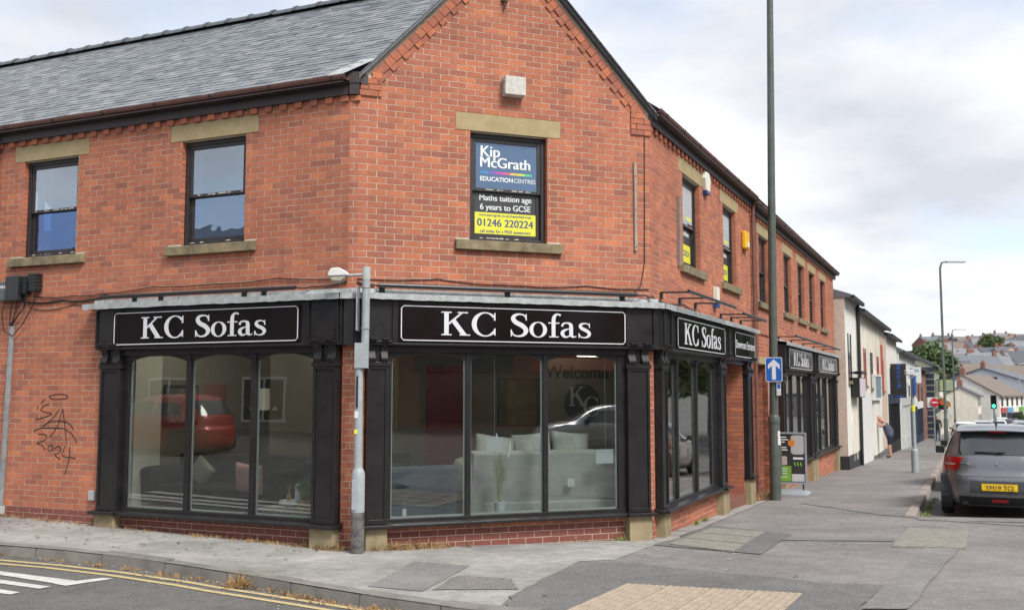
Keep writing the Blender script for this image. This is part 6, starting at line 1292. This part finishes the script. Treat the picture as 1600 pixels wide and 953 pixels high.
tree(*P_(1572, 150), .42, 1, 'bush at the foot of the wide brown roof', 5, 'bushes below the hall', -.6, .8); tree(*P_(1585, 140), .36, 0, 'bright low bush before the brick archway', 50, 'bushes below the hall', -.8, .7)
tree(*P_(1462, 330), 1.0, 0, 'hilltop tree behind the lamp columns', 50, 'trees in the distance', -2)
for i, (u, v, s) in enumerate(((27, 14.5, 1.25), (35, 16, 1.3), (44, 14.5, 1.25), (54, 16, 1.35), (66, 15, 1.3), (80, 16.5, 1.4))): tree(*XY(u, v), s, i % 2, 'leafy street tree %s along the kerb across the road' % ('first', 'second', 'third', 'fourth', 'fifth', 'sixth')[i], i * 50, 'street trees across the road', -1.2)
# ---------------------------------------------------------------- far street furniture
def column(u, v, h, label, arm=1.4, mt=m_green):
    x, y = XY(u, v); M = T(x, y, zg(x, y)); r = empty('lamp_post', M, label, 'lamp post', 'lamp columns down the street'); b = MB(); b.tube([(0, 0, -.1), (0, 0, 1.5), (0, 0, 1.55), (0, 0, h - .3), (.1, 0, h), (.4, 0, h + .05)], [.11, .11, .08, .055, .05, .045], 10); b.build('column', mt, r, M, smooth='auto')
    b = MB(); b.box(.35, arm, -.12, .12, h, h + .1); b.build('lantern', m_wgrey, r, M, bevel=.03)
column(46, 2.45, 9.95, 'tall green lamp column standing clear against the sky'); column(92, 2.2, 10, 'second green lamp column, shorter in the distance'); column(150, 10, 9, 'pale distant lamp column beside the brick archway', mt=m_galv)
x, y = XY(18, 2.27); M = T(x, y, zg(x, y)); r = empty('sign_post', M, 'grey sign post with a yellow band and edge-on blue sign', 'sign post'); b = MB(); b.tube([(0, 0, -.1), (0, 0, .62), (0, 0, .68), (0, 0, 2.95)], [.1, .1, .055, .05], 12); b.build('post', m_gp, r, M, smooth='auto'); MB().tube([(0, 0, 1.72), (0, 0, 1.9)], .056, 12).build('yellow_band', m_vy, r, M)
SMx = M @ RZ(-24.7 + 86); MB().prism([(.3 * math.cos(i * .2618), 2.45 + .3 * math.sin(i * .2618)) for i in range(24)], -.075, -.07, 'y').build('sign_disc', MATS['sign_blue'], r, SMx); MB().box(-.2, .04, -.08, .08, 2.74, 2.9).build('lamp_head', m_wgrey, r, M, bevel=.03)
x, y = P_(1456, 60); M = T(x, y, zg(x, y)); r = empty('no_entry_sign', M, 'round red no entry sign on a grey post', 'sign'); MB().tube([(0, 0, -.1), (0, 0, 2.85)], .04, 10).build('post', m_galv, r, M)
NM = M @ RZ(-18); MB().prism(rrect(-.36, .22, 2.2, 2.8, .02), .0, .02, 'y').build('backing', MATS['sign_white'], r, NM); MB().prism([(.04 + .25 * math.cos(i * .2618), 2.5 + .25 * math.sin(i * .2618)) for i in range(24)], -.02, -.0, 'y').build('disc', mat('sign_red', (.5, .01, .02), .4, .05), r, NM @ T(0, -.05, 0)); MB().box(-.12, .2, -.09, -.075, 2.46, 2.54).build('bar', MATS['sign_white'], r, NM)
x, y = P_(1549, 74); M = T(x, y, zg(x, y)) @ RZ(-24.7); r = empty('traffic_light', M, 'traffic light showing green', 'traffic light'); MB().tube([(0, 0, -.1), (0, 0, 2.4)], .06, 8).build('post', m_wgrey, r, M); MB().box(-.2, .2, -.1, .1, 2.2, 3.2).build('head', m_cable, r, M, bevel=.04)
for i, (z, mt) in enumerate(((3.0, m_dark), (2.7, m_dark), (2.4, mat('green_light', (.05, 1, .45), .4, 0, emit=2.2)))): MB().prism([(.12 * math.cos(j * .52), z + .12 * math.sin(j * .52)) for j in range(12)], -.12, -.1, 'y').build('lens', mt, r, M)
car(car_at(*P_(1568, 105), 6), paintm('black', (.02, .02, .024), .2), 'dark car braking in the far traffic', sc=(1.05, 1.1, 1.05), detail=False, lit=True); car(car_at(*P_(1583, 118), 190), paintm('far_silver', (.45, .46, .48), .5), 'silver car coming up the far side of the road', detail=False)
car(car_at(*P_(1600, 100), 186), paintm('far_grey', (.06, .065, .07), .4), 'dark grey car at the right edge of the far traffic', detail=False); car(car_at(*P_(1560, 125), 0), paintm('far_white', (.7, .7, .71), 0), 'white van-like car ahead of the braking car', sc=(1.1, 1.1, 1.15), detail=False)
for i, (px, Y, rot, c, l) in enumerate(((1590, 88, 184, (.55, .56, .57), 'pale silver car coming up the road behind the grey hatchback roof'), (1578, 135, 4, (.03, .04, .07), 'dark blue car in the far queue'), (1555, 92, 2, (.72, .72, .73), 'white car standing by the traffic light'), (1530, 70, 0, (.62, .62, .64), 'light grey car parked along the far kerb'))):
    car(car_at(*P_(px, Y), rot), paintm('q%d' % i, c, .3), l, detail=False, sc=(1.03, 1.08, 1.0))
# ---------------------------------------------------------------- across the road, seen only in the glass
OM = FL @ T(-14, -16.5, .1) @ RZ(180)
oh = empty('terraced_house', OM, 'pebble-dashed house across the side street, reflected in the shop glass', 'house'); m_peb = mat('pebble_dash', (.3, .25, .2), .95, .25, 40, .6, 60)
MB().box(-14, 12, 0, 8, -.4, 5.4).build('wall', m_peb, oh, OM); b = MB(); b.prism([(-.3, 5.3), (4, 8.2), (8.3, 5.3)], -14.2, 12.2, 'x'); b.build('roof', m_dslate, oh, OM)
for x in (-12, -8, -4.5, 0, 4, 8.5):
    for z in (.9, 3.4):
        o = MB().box(x - .8, x + .8, -.03, .02, z, z + 1.3).build('window', m_gl, oh, OM); f = MB()
        for q in ((-.88, -.8, -.08, 1.38), (.8, .88, -.08, 1.38), (-.8, .8, 1.3, 1.38), (-.8, .8, -.08, 0), (-.03, .03, 0, 1.3)): f.box(x + q[0], x + q[1], -.06, .02, z + q[2], z + q[3])
        f.build('frame', m_wd, o, OM)
for x in (-10, 2): MB().box(x - .45, x + .45, -.05, .02, 0, 2.05).build('door', m_red, oh, OM)
car(FL @ T(-9.7, -9.4, .35) @ RZ(90), paintm('red', (.4, .02, .02), .2), 'red hatchback across the side street, reflected in the shop glass', detail=False)
BF = T(20, -6, .1) @ RZ(-135 + 5); ob2 = empty('terraced_shop', BF, 'red brick shops across the junction, reflected in the gable glass', 'building'); MB().box(-22, 22, 0, 9, -.5, 6.2).build('wall', m_rbr, ob2, BF); b = MB(); b.prism([(-.3, 6.1), (4.5, 9), (9.3, 6.1)], -22.2, 22.2, 'x'); b.build('roof', m_dslate, ob2, BF)
for i in range(9):
    x = -19 + i * 4.8; MB().box(x - 2, x + 2, -.15, 0, 2.6, 3.3).build('fascia', (m_red, m_navy, m_red, m_wd)[i % 4], ob2, BF); MB().box(x - 1.8, x + 1.8, -.05, .01, .5, 2.5).build('shop_window', m_gl, ob2, BF); MB().box(x - .6, x + .6, -.05, .01, 4.0, 5.5).build('window', m_wd, ob2, BF)
car(T(14.3, 2.7, .05) @ RZ(122), paintm('pale_silver', (.5, .51, .53), .5), 'silver car across the junction, reflected in the gable glass', detail=False)
# things that sit on nothing else: telegraph wires are absent in the photograph
